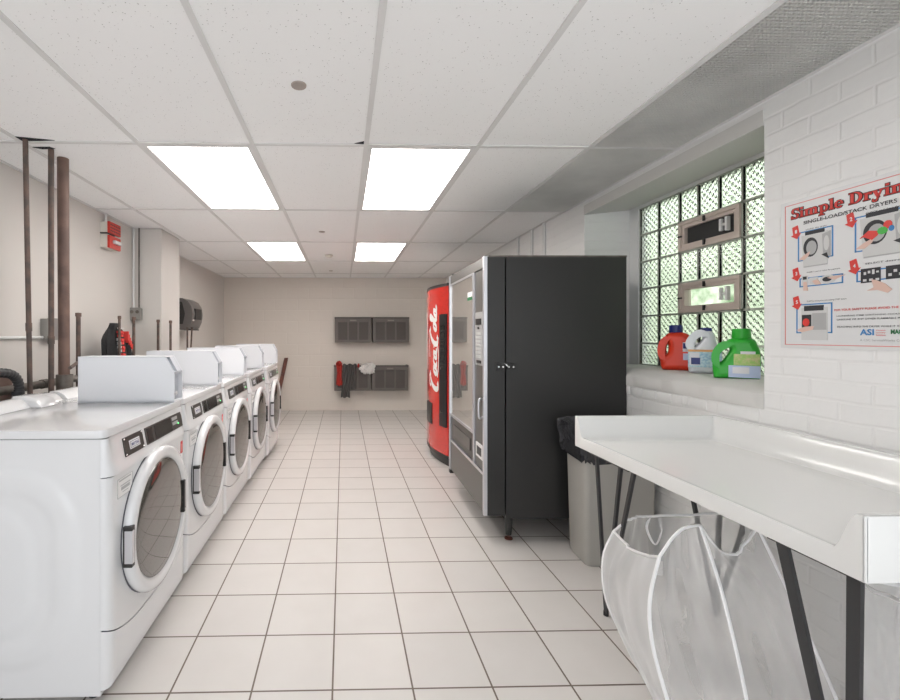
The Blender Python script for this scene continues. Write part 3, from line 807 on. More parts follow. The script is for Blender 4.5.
obj('white_lettering', bm, M['cloth_white'], t)

# wooden board leaning on the back wall
t = obj('wooden_board', Prism([(-.033, 0), (.033, 0), (.033, .94), (-.033, .94)], lambda a, b: (a+.20*b, .15*b/.94, b), lambda a, b: (a+.20*b, .15*b/.94-.035, b)), M['wood'], bevel=.004)
t.location = (-1.20, 7.585, 0)
tag(t, 'reddish brown wooden board leaning on the back wall behind the farthest dryer', 'board')

# ------------------------------------------------------------------ crates on the back wall
def make_crate(label):
    t = thing('wall_crate', label, 'crate', (0, 0, 0), 'grey plastic crates on the back wall')
    W, Hh, Dp = .318, .43, .20
    bm = bmnew()
    box(bm, -W, W, -Dp, -Dp+.012, 0, .045); box(bm, -W, W, -Dp, -Dp+.012, Hh-.075, Hh)
    box(bm, -W, -W+.055, -Dp, -Dp+.012, .045, Hh-.075); box(bm, W-.055, W, -Dp, -Dp+.012, .045, Hh-.075)
    for x in (-.088, .088): box(bm, x-.014, x+.014, -Dp, -Dp+.012, .045, Hh-.075)
    box(bm, -W, W, -.012, 0, 0, Hh)
    box(bm, -W, -W+.012, -Dp, 0, 0, Hh); box(bm, W-.012, W, -Dp, 0, 0, Hh); box(bm, -W, W, -Dp, 0, 0, .012)
    obj('crate_body', bm, M['crate'], t, bevel=.004)
    bm = bmnew(); box(bm, -W+.05, W-.05, -Dp+.012, -Dp+.016, .04, Hh-.07)
    obj('recessed_panel', bm, M['crate_dark'], t)
    bm = bmnew()
    box(bm, -W-.006, W+.006, -Dp-.008, -Dp+.016, Hh-.012, Hh+.012); box(bm, -W-.006, -W+.016, -Dp, 0, Hh-.012, Hh+.012); box(bm, W-.016, W+.006, -Dp, 0, Hh-.012, Hh+.012)
    obj('rim', bm, M['crate_dark'], t, bevel=.003)
    obj('label_holder', Box(-.055, .055, -Dp-.008, -Dp, Hh-.055, Hh-.035), M['crate_tag'], t)
    return t
cr = make_crate('')
for k, (x, z, lb) in enumerate(((.172, 1.215, 'empty grey plastic crate on the back wall, upper left of four'), (.828, 1.215, 'empty grey plastic crate on the back wall, upper right of four'),
                         (.160, .375, 'grey plastic crate on the back wall with red and dark clothes hanging out'), (.815, .375, 'grey plastic crate on the back wall, lower right, below the empty upper right one'))):
    c = cr if k == 0 else copy_tree(cr)
    c.location = (x, YB, z); c['label'] = lb
# clothes
def cloth(name, f, m, nu=24, nv=24, th=.006): return obj(name, Sheet(nu, nv, f, thick=th), m, smooth=1.3)
CY = YB-.20
def wob(u, v, a=.006): return a*math.sin(u*17+v*5)+a*.6*math.sin(v*23-u*9)
def hang(x0, x1, ztop, zbot, y, skew=0, amp=.008, over=.06):
    def f(u, v):                                  # v: 0 inside the crate, then over the rim, then down
        w = v*1.0
        if w < .2: s = w/.2; return (x0+(x1-x0)*u, y+over*(1-s), ztop-.05*(1-s)+.012*math.sin(u*9))
        s = (w-.2)/.8
        return (x0+(x1-x0)*u+skew*s+.012*math.sin(s*5+u*2), y-.012-amp*math.sin(u*14+s*3)-.006*s, ztop-(ztop-zbot)*s+.01*math.sin(u*11))
    return f
o = cloth('red_garment', hang(-.125, -.03, .845, .47, CY-.012, .015, .006), M['cloth_red']); tag(o, 'red patterned garment hanging over the lower left crate rim, left of the trousers', 'clothing')
t = thing('grey_trousers', 'dark grey trousers hanging from the lower left crate, one leg below its bottom', 'trousers', (0, 0, 0))
a = cloth('trouser_leg', hang(-.005, .13, .838, .265, CY-.036, -.025, .012), M['trouser']); a.parent = t
b = cloth('trouser_leg', hang(.10, .225, .838, .42, CY-.036, -.01, .012), M['trouser']); b.parent = t
def crump(cx, cz, w, h, sd):
    bm = bmnew(); bmesh.ops.create_icosphere(bm, subdivisions=4, radius=1)
    for v in bm.verts:
        d = v.co.copy(); n = 1+.16*math.sin(d.x*7+sd)*math.cos(d.z*6-sd)+.10*math.sin(d.x*13+d.z*11+sd*2)+.06*math.sin(d.z*21+d.y*9)
        v.co = Vector((cx+d.x*w*n, CY-.025+d.y*.05*n, cz+d.z*h*n))
    return bm
t = thing('white_cloth', 'crumpled white cloth draped over the rims of the two lower crates', 'clothing', (0, 0, 0))
obj('cloth_bunch', crump(.365, .755, .085, .085, 1), M['cloth_white'], t, smooth=2)
obj('cloth_bunch', crump(.455, .765, .095, .10, 2.3), M['cloth_white'], t, smooth=2)
o = obj('red_cloth', crump(-.075, .855, .05, .04, .7), M['cloth_red'], smooth=2); tag(o, 'small red cloth lump on top of the lower left crate', 'clothing')
o = obj('red_sock', crump(.262, .815, .018, .035, 1.7), M['cloth_red'], smooth=2); tag(o, 'bit of red cloth peeking out left of the white cloth', 'clothing')

# ------------------------------------------------------------------ snack vending machine
SA = .018                                          # slight turn of the cabinet
t = thing('snack_machine', 'tall black snack vending machine with glass front, beside the grey bin', 'vending machine', (.930, 2.78, 0), None, (0, 0, -SA))
SW, SD, Z0, Z1 = 1.0, .905, .175, 1.856             # local: x depth towards the wall, y along the aisle, front face x=0
bm = bmnew(); box(bm, .125, SD, 0, SW, Z0-.02, Z1)
sb = obj('cabinet', bm, M['snack'], t, bevel=.004)
dr = obj('door', Box(.0, .117, .0, SW, Z0, Z1-.002), M['snack'], t, bevel=.004)
obj('top_edge_trim', Box(.01, SD, -.003, .004, Z1-.006, Z1+.004), M['pipe_grey'], t)
for (x, y) in ((.16, .06), (.16, SW-.06), (SD-.08, .06), (SD-.08, SW-.06)):
    l = obj('leg', Lathe([(.018, .028), (.030, Z0-.02)], 'z', (x, y, 0), 16), M['snack'], t, smooth=.8)
    obj('leveling_foot', Lathe([(.026, 0), (.026, .008), (.008, .012), (.008, .03)], 'z', (x, y, 0), 14), M['wood'], l)
# front details on x=0 plane
def fr(name, y0, y1, z0, z1, m, d=.012, par=None, bev=.002, back=.0): return obj(name, Box(-d, back+.002, y0, y1, z0, z1), m, par or dr, bevel=bev)
fr('silver_post', .0, .028, Z0, Z1, M['alu'], .022)
fr('silver_post', SW-.028, SW, Z0, Z1, M['alu'], .022)
fr('silver_post', .245, .27, .44, Z1-.07, M['alu'], .018)
fr('header_panel', .028, SW-.028, Z1-.07, Z1-.002, M['snack_face'], .014)
fr('display_window', .27, SW-.028, .665, Z1-.075, M['snack_glass'], .010)
bm = bmnew()
for a in ((.27, SW-.028, .645, .665), (.27, .28, .665, Z1-.07), (SW-.038, SW-.028, .665, Z1-.07), (.27, SW-.028, Z1-.085, Z1-.07)): box(bm, -.018, .0, *a)
obj('window_trim', bm, M['alu'], dr)
# lower trims
fr('lower_trim', .028, SW-.028, .425, .445, M['alu'], .018)
fl = fr('delivery_flap', .28, SW-.036, .455, .638, M['panel_dark'], .008)
obj('flap_door', Box(-.016, -.006, .36, .86, .50, .59), M['snack_face'], fl, bevel=.004)
fr('kick_panel', .03, SW-.03, Z0+.004, .42, M['snack_face'], .012)
fr('service_panel', .030, .243, .45, Z1-.075, M['snack_face'], .008)
kp = fr('keypad', .055, .215, 1.14, 1.50, M['keypad'], .016)
bm = bmnew()
for a in range(7):
    for b in range(3): box(bm, -.020, -.014, .08+b*.04, .108+b*.04, 1.19+a*.026, 1.208+a*.026)
obj('keys', bm, M['ink_lgrey'], kp)
obj('bill_slot', Box(-.021, -.014, .075, .17, 1.155, 1.175), M['plastic_black'], kp)
obj('price_display', Box(-.021, -.014, .075, .19, 1.415, 1.455), M['plastic_black'], kp)
obj('coin_slot', Box(-.021, -.014, .12, .15, 1.385, 1.40), M['plastic_black'], kp)
hd = bmnew(); tube(hd, curve_pts([(-.008, .06, .80), (-.035, .055, .80), (-.04, .055, .86), (-.035, .055, .92), (-.008, .06, .92)], 6), .008, 8)
obj('door_handle', hd, M['alu'], dr, smooth=1)
cc = fr('coin_return', .05, .20, .515, .61, M['sticker_white'], .016)
obj('return_pocket', Box(-.018, -.014, .075, .175, .535, .59), M['plastic_black'], cc)
st = fr('window_sticker', .30, .43, 1.60, 1.66, M['sticker_white'], .0115, None, None)
obj('sticker_print', Box(-.0125, -.0110, .30, .43, 1.60, 1.622), M['ink_green'], st)
# hasp on the near side
hs = obj('hasp', Box(.055, .115, -.012, .002, 1.115, 1.165), M['plastic_black'], t, bevel=.003)
obj('hasp_plate', Box(.122, .185, -.010, .002, 1.12, 1.16), M['plastic_black'], hs, bevel=.003)
bm = bmnew()
for x in (.07, .098, .135, .165): lathe(bm, [(.006, -.016), (.006, -.01)], 'y', (x, 0, 1.14), 8)
obj('hasp_bolt', bm, M['chrome'], hs)
bm = bmnew(); tube(bm, curve_pts([(.105, -.013, 1.15), (.11, -.03, 1.158), (.122, -.033, 1.14), (.125, -.013, 1.13)], 5), .005, 8)
obj('staple', bm, M['chrome'], hs)
obj('bottom_bracket', Box(-.02, .06, SW-.04, SW+.01, Z0-.03, Z0), M['plastic_black'], t)
obj('hinge_pin', Lathe([(.012, Z1), (.012, Z1+.02)], 'z', (.015, SW-.015, 0), 10), M['plastic_black'], t)

# ------------------------------------------------------------------ soda machine
t = thing('soda_machine', 'red soda vending machine with white script, beyond the black snack machine', 'vending machine', (0, 4.37, 0))
CW, CX = .95, 1.06
def cx_at(y): u = (y/CW-.5)*2; return CX-.095*(1-u*u)
K = 28
def slab(z0, z1, off, m, name, back=1.80, par=None, y0=0, y1=CW, bev=None):
    pts = [(cx_at(y0+(y1-y0)*k/K)-off, y0+(y1-y0)*k/K) for k in range(K+1)]+[(back, y1), (back, y0)]
    return obj(name, Prism(pts, lambda a, b: (a, b, z0), lambda a, b: (a, b, z1)), m, par or t, bevel=bev)
body = slab(.115, 1.845, 0, M['coke'], 'front_bubble', 1.16)
obj('cabinet', Box(1.162, 1.80, .006, CW-.006, .06, 1.85), M['coke_grey'], t)
slab(1.845, 1.875, .004, M['coke_black'], 'top_trim', 1.162)
slab(.085, .115, .004, M['coke_black'], 'bottom_trim', 1.162)
slab(0.0, .085, -.035, M['coke_black'], 'base', 1.162, y0=.02, y1=CW-.02)
def strip(y0, y1, z0, z1, d, m, name, par):
    k = 8; P = []
    for i in range(k+1): y = y0+(y1-y0)*i/k; P.append((cx_at(y)-d, y))
    for i in range(k, -1, -1): y = y0+(y1-y0)*i/k; P.append((cx_at(y)+.01, y))
    return obj(name, Prism(P, lambda a, b: (a, b, z0), lambda a, b: (a, b, z1)), m, par)
sp = strip(.01, .135, .40, 1.56, .012, M['coke_black'], 'selection_panel', t)
for q in range(6): strip(.035, .105, 1.02+q*.075, 1.065+q*.075, .016, M['lcd'], 'selection_button', sp)
bm = bmnew()
for z in (.55, 1.0, 1.38): lathe(bm, [(.010, -.022), (.010, -.005)], 'x', (cx_at(.09), .09, z), 10)
obj('lock_stud', bm, M['chrome'], sp)
dp = strip(.34, .58, .375, .60, .010, M['coke_black'], 'delivery_port', t)
strip(.37, .55, .39, .46, .014, M['panel_dark'], 'port_flap', dp)
strip(.60, .68, .95, 1.6, .004, M['ink_lgrey'], 'bottle_graphic', t)
# white script lettering, reading upwards. (u along the word, v letter height)
def ell(cx, cy, rx, ry, a0, a1, n=16, tilt=.25):
    out = []
    for i in range(n+1):
        a = math.radians(a0+(a1-a0)*i/n); x, y = rx*math.cos(a), ry*math.sin(a)
        out.append((cx+x+y*tilt, cy+y))
    return out
strokes = [
    (ell(.13, .42, .12, .36, 60, 300), .030), ([(.25, .80), (.17, .93), (.06, .86), (.02, .70)], .016),   # C
    ([(.20, .12), (.38, .04), (.60, .02), (.80, .10), (.92, .04)], .018),                                    # ribbon tail
    (ell(.32, .30, .055, .14, 0, 360), .024),                                                                # o
    (ell(.47, .30, .055, .14, 50, 310), .024),                                                               # c
    (ell(.60, .30, .05, .14, 40, 330), .022), ([(.66, .44), (.635, .22), (.67, .16), (.71, .22)], .022),      # a
    ([(.73, .38), (.79, .41)], .022),                                                                        # hyphen
    (ell(.95, .44, .12, .36, 55, 305), .030), ([(1.07, .80), (1.02, .95), (.90, .97), (.80, .88), (.70, .90), (.55, .86)], .018),  # C
    (ell(1.12, .32, .055, .14, 0, 360), .024),                                                               # o
    ([(1.22, .30), (1.33, .72), (1.30, .88), (1.255, .74), (1.235, .30), (1.25, .17), (1.30, .22)], .022),     # l
    (ell(1.37, .30, .05, .14, 40, 330), .022), ([(1.43, .44), (1.405, .22), (1.44, .16), (1.50, .24)], .022), # a
]
bm = bmnew(); U0, UL, V0, VL = .60, .88/1.5, .16, .31    # z start, scale, y start (letters' foot), letter height
for pts, w in strokes:
    p = curve_pts([(a, b, 0) for a, b in pts], 3)
    n = len(p)
    L = []; Rr = []
    for i in range(n):
        tdir = (p[min(i+1, n-1)]-p[max(i-1, 0)])
        m2 = Vector((-tdir.y, tdir.x)); m2.normalize()
        ww = w*(.85+.85*abs(tdir.normalized().y))
        L.append((p[i].x+m2.x*ww, p[i].y+m2.y*ww*1.25)); Rr.append((p[i].x-m2.x*ww, p[i].y-m2.y*ww*1.25))
    def place(q, d):
        y = V0+q[1]*VL; return (cx_at(y)-d, y, U0+q[0]*UL+.18)
    tl = [bm.verts.new(place(q, .003)) for q in L]; tr = [bm.verts.new(place(q, .003)) for q in Rr]
    for i in range(n-1): bm.faces.new((tl[i], tl[i+1], tr[i+1], tr[i]))
    r = 0
scr = obj('script_lettering', bm, M['coke_white'], t)

# conduits on the right wall above the machines
for k, (y, lb) in enumerate(((3.90, 'white vertical conduit on the right wall, nearest of three above the snack machine'), (4.16, 'white vertical conduit on the right wall, middle of three above the snack machine'), (4.49, 'white vertical conduit on the right wall, farthest of three above the snack machine'))):
    o = obj('wall_conduit', Tube([(0, 0, .1), (0, 0, H)], .013, 10), M['paint_white'], smooth=.8); o.location = (XR-.014, y, 0)
    tag(o, lb, 'conduit', 'white conduits on the right wall')

# ------------------------------------------------------------------ rubbish bin and liner
t = thing('trash_bin', 'tall grey plastic bin between the snack machine and the white table', 'bin', (1.605, 2.575, 0), None, (0, 0, -.06))
def rrect(hx, hy, r, z, n=5):
    out = []
    for (sx, sy, a0) in ((1, 1, 0), (-1, 1, PI/2), (-1, -1, PI), (1, -1, 3*PI/2)):
        for k in range(n): a = a0+k*PI/2/(n-1); out.append((sx*(hx-r)+r*math.cos(a), sy*(hy-r)+r*math.sin(a), z))
    return out
bm = bmnew(); loft(bm, [rrect(.185, .10, .03, 0), rrect(.195, .11, .03, .02), rrect(.205, .135, .03, .74), rrect(.195, .125, .025, .74), rrect(.18, .10, .025, .03)])
obj('bin_body', bm, M['bin'], t, smooth=.7)
bm = bmnew(); loft(bm, [rrect(.213, .142, .034, .70), rrect(.216, .145, .034, .755), rrect(.200, .130, .03, .757)], cap=False)
obj('bin_rim', bm, M['bin'], t, smooth=.7)
t = thing('bin_liner', 'crumpled black plastic liner folded over the grey bin top', 'bag', (1.605, 2.575, 0), None, (0, 0, -.06))
random.seed(11)
def bagring(hx, hy, z, amp, ph):
    out = []
    base = rrect(hx, hy, .05, z, 12)
    for i, p in enumerate(base):
        f = amp*(math.sin(i*1.7+ph)+.7*math.sin(i*3.3+ph*2)+random.uniform(-.7, .7)); v = Vector((p[0], p[1], 0)).normalized()
        out.append((p[0]+v.x*f, p[1]+v.y*f, z+amp*1.2*math.sin(i*2.3+ph)))
    return out
bm = bmnew()
loft(bm, [bagring(.222, .153, .615, .010, 0), bagring(.235, .165, .66, .010, 1), bagring(.232, .162, .71, .009, 2), bagring(.245, .175, .76, .012, 3),
          bagring(.235, .165, .805, .010, 4), bagring(.215, .145, .822, .008, 4.6), bagring(.19, .12, .79, .008, 5), bagring(.175, .105, .68, .008, 6), bagring(.165, .095, .5, .006, 7)], cap=False)
obj('liner_film', bm, M['liner'], t, smooth=1.5)

# ------------------------------------------------------------------ folding table (moulded tray top)
t = thing('folding_table', 'white moulded laundry folding table with raised back and end rims on hairpin legs', 'table', (0, 0, 0))
TX0, TX1, TY0, TY1 = 1.13, 1.825, .912, 2.09
ZB, ZR, ZT = .805, .952, .858
def tz(x, y):
    dx = TX1-x; dy0 = y-TY0; dy1 = TY1-y
    d = min(dx, dy0+0, dy1)
    rim = 1-ss((d-.016)/.055)
    # end rims fade into a low front lip
    fx = x-TX0
    fade = 1
    z = .846+(ZR-.846)*rim*fade
    if dx > .1: z -= 0
    lip = 1-ss((fx-.008)/.022)
    z = max(z, .846+(ZT-.846)*lip)
    return z
us = [0, .004, .01, .018, .03, .05, .1, .2, .4, .55, .62, .64, .65, .66, .668, .676, .682, .689, .695]
vs = [0, .004, .01, .018, .026, .034, .042, .052, .062, .075, .10, .2, .35]
vs = vs+[.589]+[1.178-v for v in reversed(vs)]
bm = bmnew(); G = []
for u in us: G.append([bm.verts.new((TX0+u, TY0+v, tz(TX0+u, TY0+v))) for v in vs])
for i in range(len(us)-1):
    for j in range(len(vs)-1): bm.faces.new((G[i][j], G[i+1][j], G[i+1][j+1], G[i][j+1]))
border = [G[i][0] for i in range(len(us))]+[G[-1][j] for j in range(1, len(vs))]+[G[i][-1] for i in range(len(us)-2, -1, -1)]+[G[0][j] for j in range(len(vs)-2, 0, -1)]
cxm, cym = (TX0+TX1)/2, (TY0+TY1)/2
low = [bm.verts.new((v.co.x, v.co.y, ZB)) for v in border]
inn = [bm.verts.new((v.co.x+(.03 if v.co.x < cxm-.3 else (-.03 if v.co.x > cxm+.3 else 0)), v.co.y+(.03 if v.co.y < cym-.5 else (-.03 if v.co.y > cym+.5 else 0)), ZB)) for v in border]
n = len(border)
for i in range(n):
    bm.faces.new((border[i], border[(i+1) % n], low[(i+1) % n], low[i]))
bm.faces.new(low); bmesh.ops.delete(bm, geom=inn, context='VERTS')
obj('table_top', bm, M['gelcoat'], t, bevel=.005, smooth=.7)
def hairpin(tops, foot, w, d):
    bm = bmnew()
    for tp in tops:
        a, b = Vector(tp), Vector(foot)
        dirv = (b-a).normalized(); sx = dirv.cross(Vector((1, 0, 0))).normalized(); sy = dirv.cross(sx)
        rings = []
        off = (a-b).normalized()*.0
        for p in (a, b): rings.append([p+sx*(w/2)*i+sy*(d/2)*j for i, j in ((-1, -1), (1, -1), (1, 1), (-1, 1))])
        loft(bm, rings)
    lathe(bm, [(w*.75, -.0), (w*.75, .02)], 'z', (foot[0], foot[1], 0), 12)
    ys_ = [p[1] for p in tops]; xs_ = [p[0] for p in tops]
    box(bm, min(xs_)-.02, max(xs_)+.02, min(ys_)-.02, max(ys_)+.02, ZB-.006, ZB)
    return bm
obj('leg', hairpin([(1.155, 1.95, ZB), (1.165, 1.79, ZB), (1.175, 1.72, ZB)], (1.26, 2.05, .008), .015, .012), M['leg'], t)
obj('leg', hairpin([(1.160, 1.12, ZB), (1.160, .955, ZB)], (1.31, 1.085, .008), .028, .010), M['leg'], t)
obj('leg', hairpin([(1.56, 1.95, ZB), (1.70, 1.91, ZB), (1.765, 1.78, ZB)], (1.79, 2.04, .008), .018, .012), M['leg'], t)
obj('leg', hairpin([(1.56, 1.05, ZB), (1.70, 1.10, ZB), (1.765, 1.18, ZB)], (1.775, .99, .008), .018, .012), M['leg'], t)

# ------------------------------------------------------------------ collapsible net hampers under the table
def hamper(label, edges, sag, seed=0, hoops=()):
    """edges: profile lines (top to floor) going round the hamper; net panels are stretched between neighbours"""
    t = thing('net_hamper', label, 'hamper', (0, 0, 0), 'white net hampers under the table')
    E = []
    for e in edges:
        p = curve_pts(e, 8); n = 24; L = len(p)-1
        E.append([p[0] if L == 0 else p[int(k/n*L)].lerp(p[min(int(k/n*L)+1, L)], k/n*L-int(k/n*L)) for k in range(n+1)])
    cen = sum((e[12] for e in E), Vector())/len(E)
    m = len(E)
    for k in range(m):
        A, B = E[k], E[(k+1) % m]
        def S(u, v, A=A, B=B, k=k):
            i = int(round(v*24)); p = A[i].lerp(B[i], u)
            out = p-cen; out.z = 0; out.normalize()
            w = math.sin(PI*u)
            p = p+out*(w*.02*math.sin(PI*v)+.006*math.sin(u*15+v*6+k*2+seed)*w+.004*math.sin(u*31-v*13+seed)*w)
            p.z += sag[k]*w*(1-v)**4
            return p
        obj('net_panel', Sheet(16, 24, S), M['net'], t, smooth=2)
        rim = [S(u/12, 0) for u in range(13)]
        obj('rim_binding', Tube(rim, .0052, 6), M['wire_white'], t, smooth=1)
    for k in hoops: obj('wire_hoop', Tube(E[k], .0058, 6), M['wire_white'], t, smooth=1)
    bm = bmnew(); bm.faces.new([bm.verts.new(e[-1]) for e in E])
    obj('net_base', bm, M['net'], t)
    # inner flap band near the rim and a carry loop
    A, B = E[0], E[1]
    def band(u, v): p = A[0].lerp(B[0], u); return p+Vector((.02, .01, -.02-.05*v-.03*math.sin(PI*u)))
    obj('seam_band', Sheet(12, 2, band), M['wire_white'] if seed < 0 else M['net'], t, smooth=1)
    q = E[-1][0]
    pts = curve_pts([q+Vector((.02, 0, 0)), q+Vector((.0, -.01, -.05)), q+Vector((.03, -.02, -.115)), q+Vector((.065, -.01, -.06)), q+Vector((.06, 0, 0))], 6)
    obj('carry_loop', Tube(pts, .006, 6, flat=.4), M['wire_white'], t, smooth=1)
    return t
hamper('slumped white net hamper bulging out from under the table towards the aisle', [
    [(1.165, 1.84, .50), (1.107, 1.82, .40), (1.079, 1.76, .27), (1.098, 1.68, .16), (1.118, 1.57, .07), (1.14, 1.44, .008)],
    [(1.060, 1.43, .60), (.992, 1.38, .49), (.970, 1.34, .38), (.975, 1.29, .26), (.995, 1.24, .12), (1.02, 1.22, .008)],
    [(1.225, 1.46, .69), (1.236, 1.42, .578), (1.238, 1.38, .475), (1.228, 1.30, .26), (1.215, 1.23, .008)],
    [(1.465, 1.50, .667), (1.485, 1.45, .542), (1.50, 1.38, .40), (1.505, 1.28, .21), (1.52, 1.23, .008)],
    [(1.68, 1.78, .60), (1.70, 1.78, .3), (1.72, 1.78, .008)],
    [(1.331, 1.88, .545), (1.36, 1.88, .3), (1.40, 1.86, .008)]], [-.03, .035, -.10, -.03, -.0, .02], 1, (0, 1, 2, 3))
hamper('white net hamper under the near end of the table, beside the near legs', [
    [(1.36, 1.13, .70), (1.37, 1.15, .4), (1.40, 1.16, .008)],
    [(1.33, .93, .74), (1.36, .90, .55), (1.42, .86, .25), (1.44, .84, .008)],
    [(1.50, .86, .66), (1.56, .82, .5), (1.62, .80, .25), (1.63, .79, .008)],
    [(1.72, .90, .60), (1.75, .88, .3), (1.76, .86, .008)],
    [(1.72, 1.14, .62), (1.74, 1.15, .3), (1.75, 1.16, .008)]], [-.02, .02, -.02, 0, 0], 4, (1, 2))

# ------------------------------------------------------------------ jugs on the sill
def jug(name, label, loc, rotz, m, capm, hgt, w, d, cap_x, cap_h, cap_r, outline, hole, z_base=None):
    """flat moulded jug: outline with a real hand hole, thick rounded walls"""
    t = thing(name, label, 'bottle', loc, 'laundry jugs on the window sill', (0, 0, rotz))
    cu = bpy.data.curves.new('j', 'CURVE'); cu.dimensions = '2D'; cu.fill_mode = 'BOTH'
    bev = d*.30; cu.bevel_depth = bev; cu.bevel_resolution = 4; cu.extrude = d/2-bev; cu.offset = -bev
    for P in (outline, hole):
        pp = curve_pts([(a*w, b*hgt, 0) for a, b in P], 4, closed=True)
        sp = cu.splines.new('POLY'); sp.points.add(len(pp)-1); sp.use_cyclic_u = True
        for q, p in zip(sp.points, pp): q.co = (p.x, p.y, 0, 1)
    o = bpy.data.objects.new('j', cu); C.objects.link(o)
    me = bpy.data.meshes.new_from_object(o.evaluated_get(bpy.context.evaluated_depsgraph_get()))
    bpy.data.objects.remove(o); bpy.data.curves.remove(cu)
    me.name = 'jug_body'; me.materials.clear(); me.materials.append(m)
    for v in me.vertices: v.co = (v.co.x, -v.co.z, max(v.co.y, 0))
    for p in me.polygons: p.use_smooth = True
    me.set_sharp_from_angle(angle=1.0)
    b = bpy.data.objects.new('jug_body', me); C.objects.link(b); b.parent = t
    obj('cap', Lathe([(cap_r*.9, hgt*.95), (cap_r*.98, hgt*.99), (cap_r, hgt), (cap_r*.94, hgt+cap_h), (cap_r*.5, hgt+cap_h+.001)], 'z', (cap_x*w, 0, 0), 24), capm, t, smooth=.6)
    return t
def lab(t, x0, x1, z0, z1, d, m, name, curve=.0):
    def f(u, v):
        x = x0+(x1-x0)*u; return (x, -d-curve*(1-(2*u-1)**2), z0+(z1-z0)*v)
    return obj(name, Sheet(10, 2, f, thick=.0015), m, t, smooth=1)
ang = -.72                                        # jugs face the room and the viewer
t = jug('detergent_jug', 'orange-red detergent jug with navy cap on the sill, left of three', (2.085, 2.64, 1.128), ang, M['red_plastic'], M['blue_cap'], .235, .20, .105, -.09, .043, .036,
        [(-.246, .985), (-.396, .83), (-.489, .646), (-.5, .43), (-.478, .185), (-.44, .03), (-.36, 0), (0, 0), (.42, 0), (.48, .08), (.49, .43), (.425, .68), (.295, .86), (.12, .985)],
        [(-.31, .74), (-.36, .66), (-.385, .52), (-.36, .40), (-.30, .44), (-.27, .56), (-.28, .68)])
lab(t, .005, .095, .115, .172, .0515, M['lbl_white'], 'label', .002); lab(t, .02, .07, .135, .168, .0535, M['blue_cap'], 'label_mark', .002); lab(t, .02, .055, .065, .105, .0525, M['lbl_ltblue'], 'small_label', .001)
t = jug('bleach_jug', 'white bleach jug with navy cap on the sill, middle of three', (2.075, 2.44, 1.128), ang, M['white_jug'], M['blue_cap'], .24, .155, .105, .04, .018, .027,
        [(-.13, .99), (-.32, .93), (-.45, .81), (-.5, .64), (-.49, .49), (-.48, .08), (-.39, 0), (0, 0), (.39, 0), (.48, .08), (.49, .41), (.41, .54), (.35, .70), (.29, .88), (.2, .99)],
        [(-.12, .90), (-.07, .85), (-.15, .725), (-.28, .64), (-.35, .66), (-.34, .74), (-.22, .86)])
lab(t, -.074, .074, .035, .122, .0555, M['lbl_pale'], 'label', .004); lab(t, -.074, .074, .122, .134, .056, M['lbl_orange'], 'label_stripe', .004); lab(t, -.06, -.02, .05, .088, .061, M['blue_cap'], 'label_mark', 0)
lab(t, -.068, -.012, .045, .118, .0585, M['lbl_white'], 'label_panel', .001)
t = jug('softener_jug', 'bright green detergent jug on the sill, right of three, at the recess edge', (1.985, 2.145, 1.126), ang, M['green_plastic'], M['green_plastic'], .205, .185, .095, .107, .045, .038,
        [(-.09, .985), (-.25, .87), (-.4, .765), (-.49, .62), (-.5, .38), (-.48, .08), (-.42, 0), (0, 0), (.42, 0), (.47, .06), (.49, .35), (.48, .65), (.43, .82), (.32, .985)],
        [(-.233, .77), (-.16, .75), (-.14, .68), (-.22, .53), (-.31, .41), (-.36, .44), (-.36, .58), (-.30, .70)])
lab(t, -.03, .088, .008, .068, .0485, M['lbl_ltblue'], 'label', .002); lab(t, -.015, .05, .028, .060, .050, M['lbl_white'], 'label_panel', .002); lab(t, -.01, .086, .070, .125, .048, M['lbl_green'], 'upper_label', .002); lab(t, .015, .07, .125, .138, .0475, M['lbl_white'], 'label_mark', .001)

# ------------------------------------------------------------------ poster "Simple Drying"
PX = XR-.006
t = thing('instruction_poster', 'white drying instruction poster with red title on the right brick wall', 'poster', (0, 0, 0))
obj('poster_board', Box(PX, XR+.001, 1.29, 1.775, 1.292, 1.892), M['poster'], t)
def W(y, z, d=.001): return (PX-d, y, z)
def flat(name, polys, m, d=.0012, par=None):
    bm = bmnew()
    for P in polys:
        va = [bm.verts.new(W(y, z, d)) for y, z in P]; vb = [bm.verts.new(W(y, z, -.0005)) for y, z in P]
        bm.faces.new(va); bm.faces.new(vb); n = len(P)
        for i in range(n): bm.faces.new((va[i], va[(i+1) % n], vb[(i+1) % n], vb[i]))
    return obj(name, bm, m, par or t)
def R_(y0, y1, z0, z1): return [(y0, z0), (y1, z0), (y1, z1), (y0, z1)]
flat('border_line', [R_(1.754, 1.757, 1.306, 1.876), R_(1.308, 1.311, 1.306, 1.876), R_(1.308, 1.757, 1.874, 1.877), R_(1.308, 1.757, 1.305, 1.308)], M['ink_pink'])
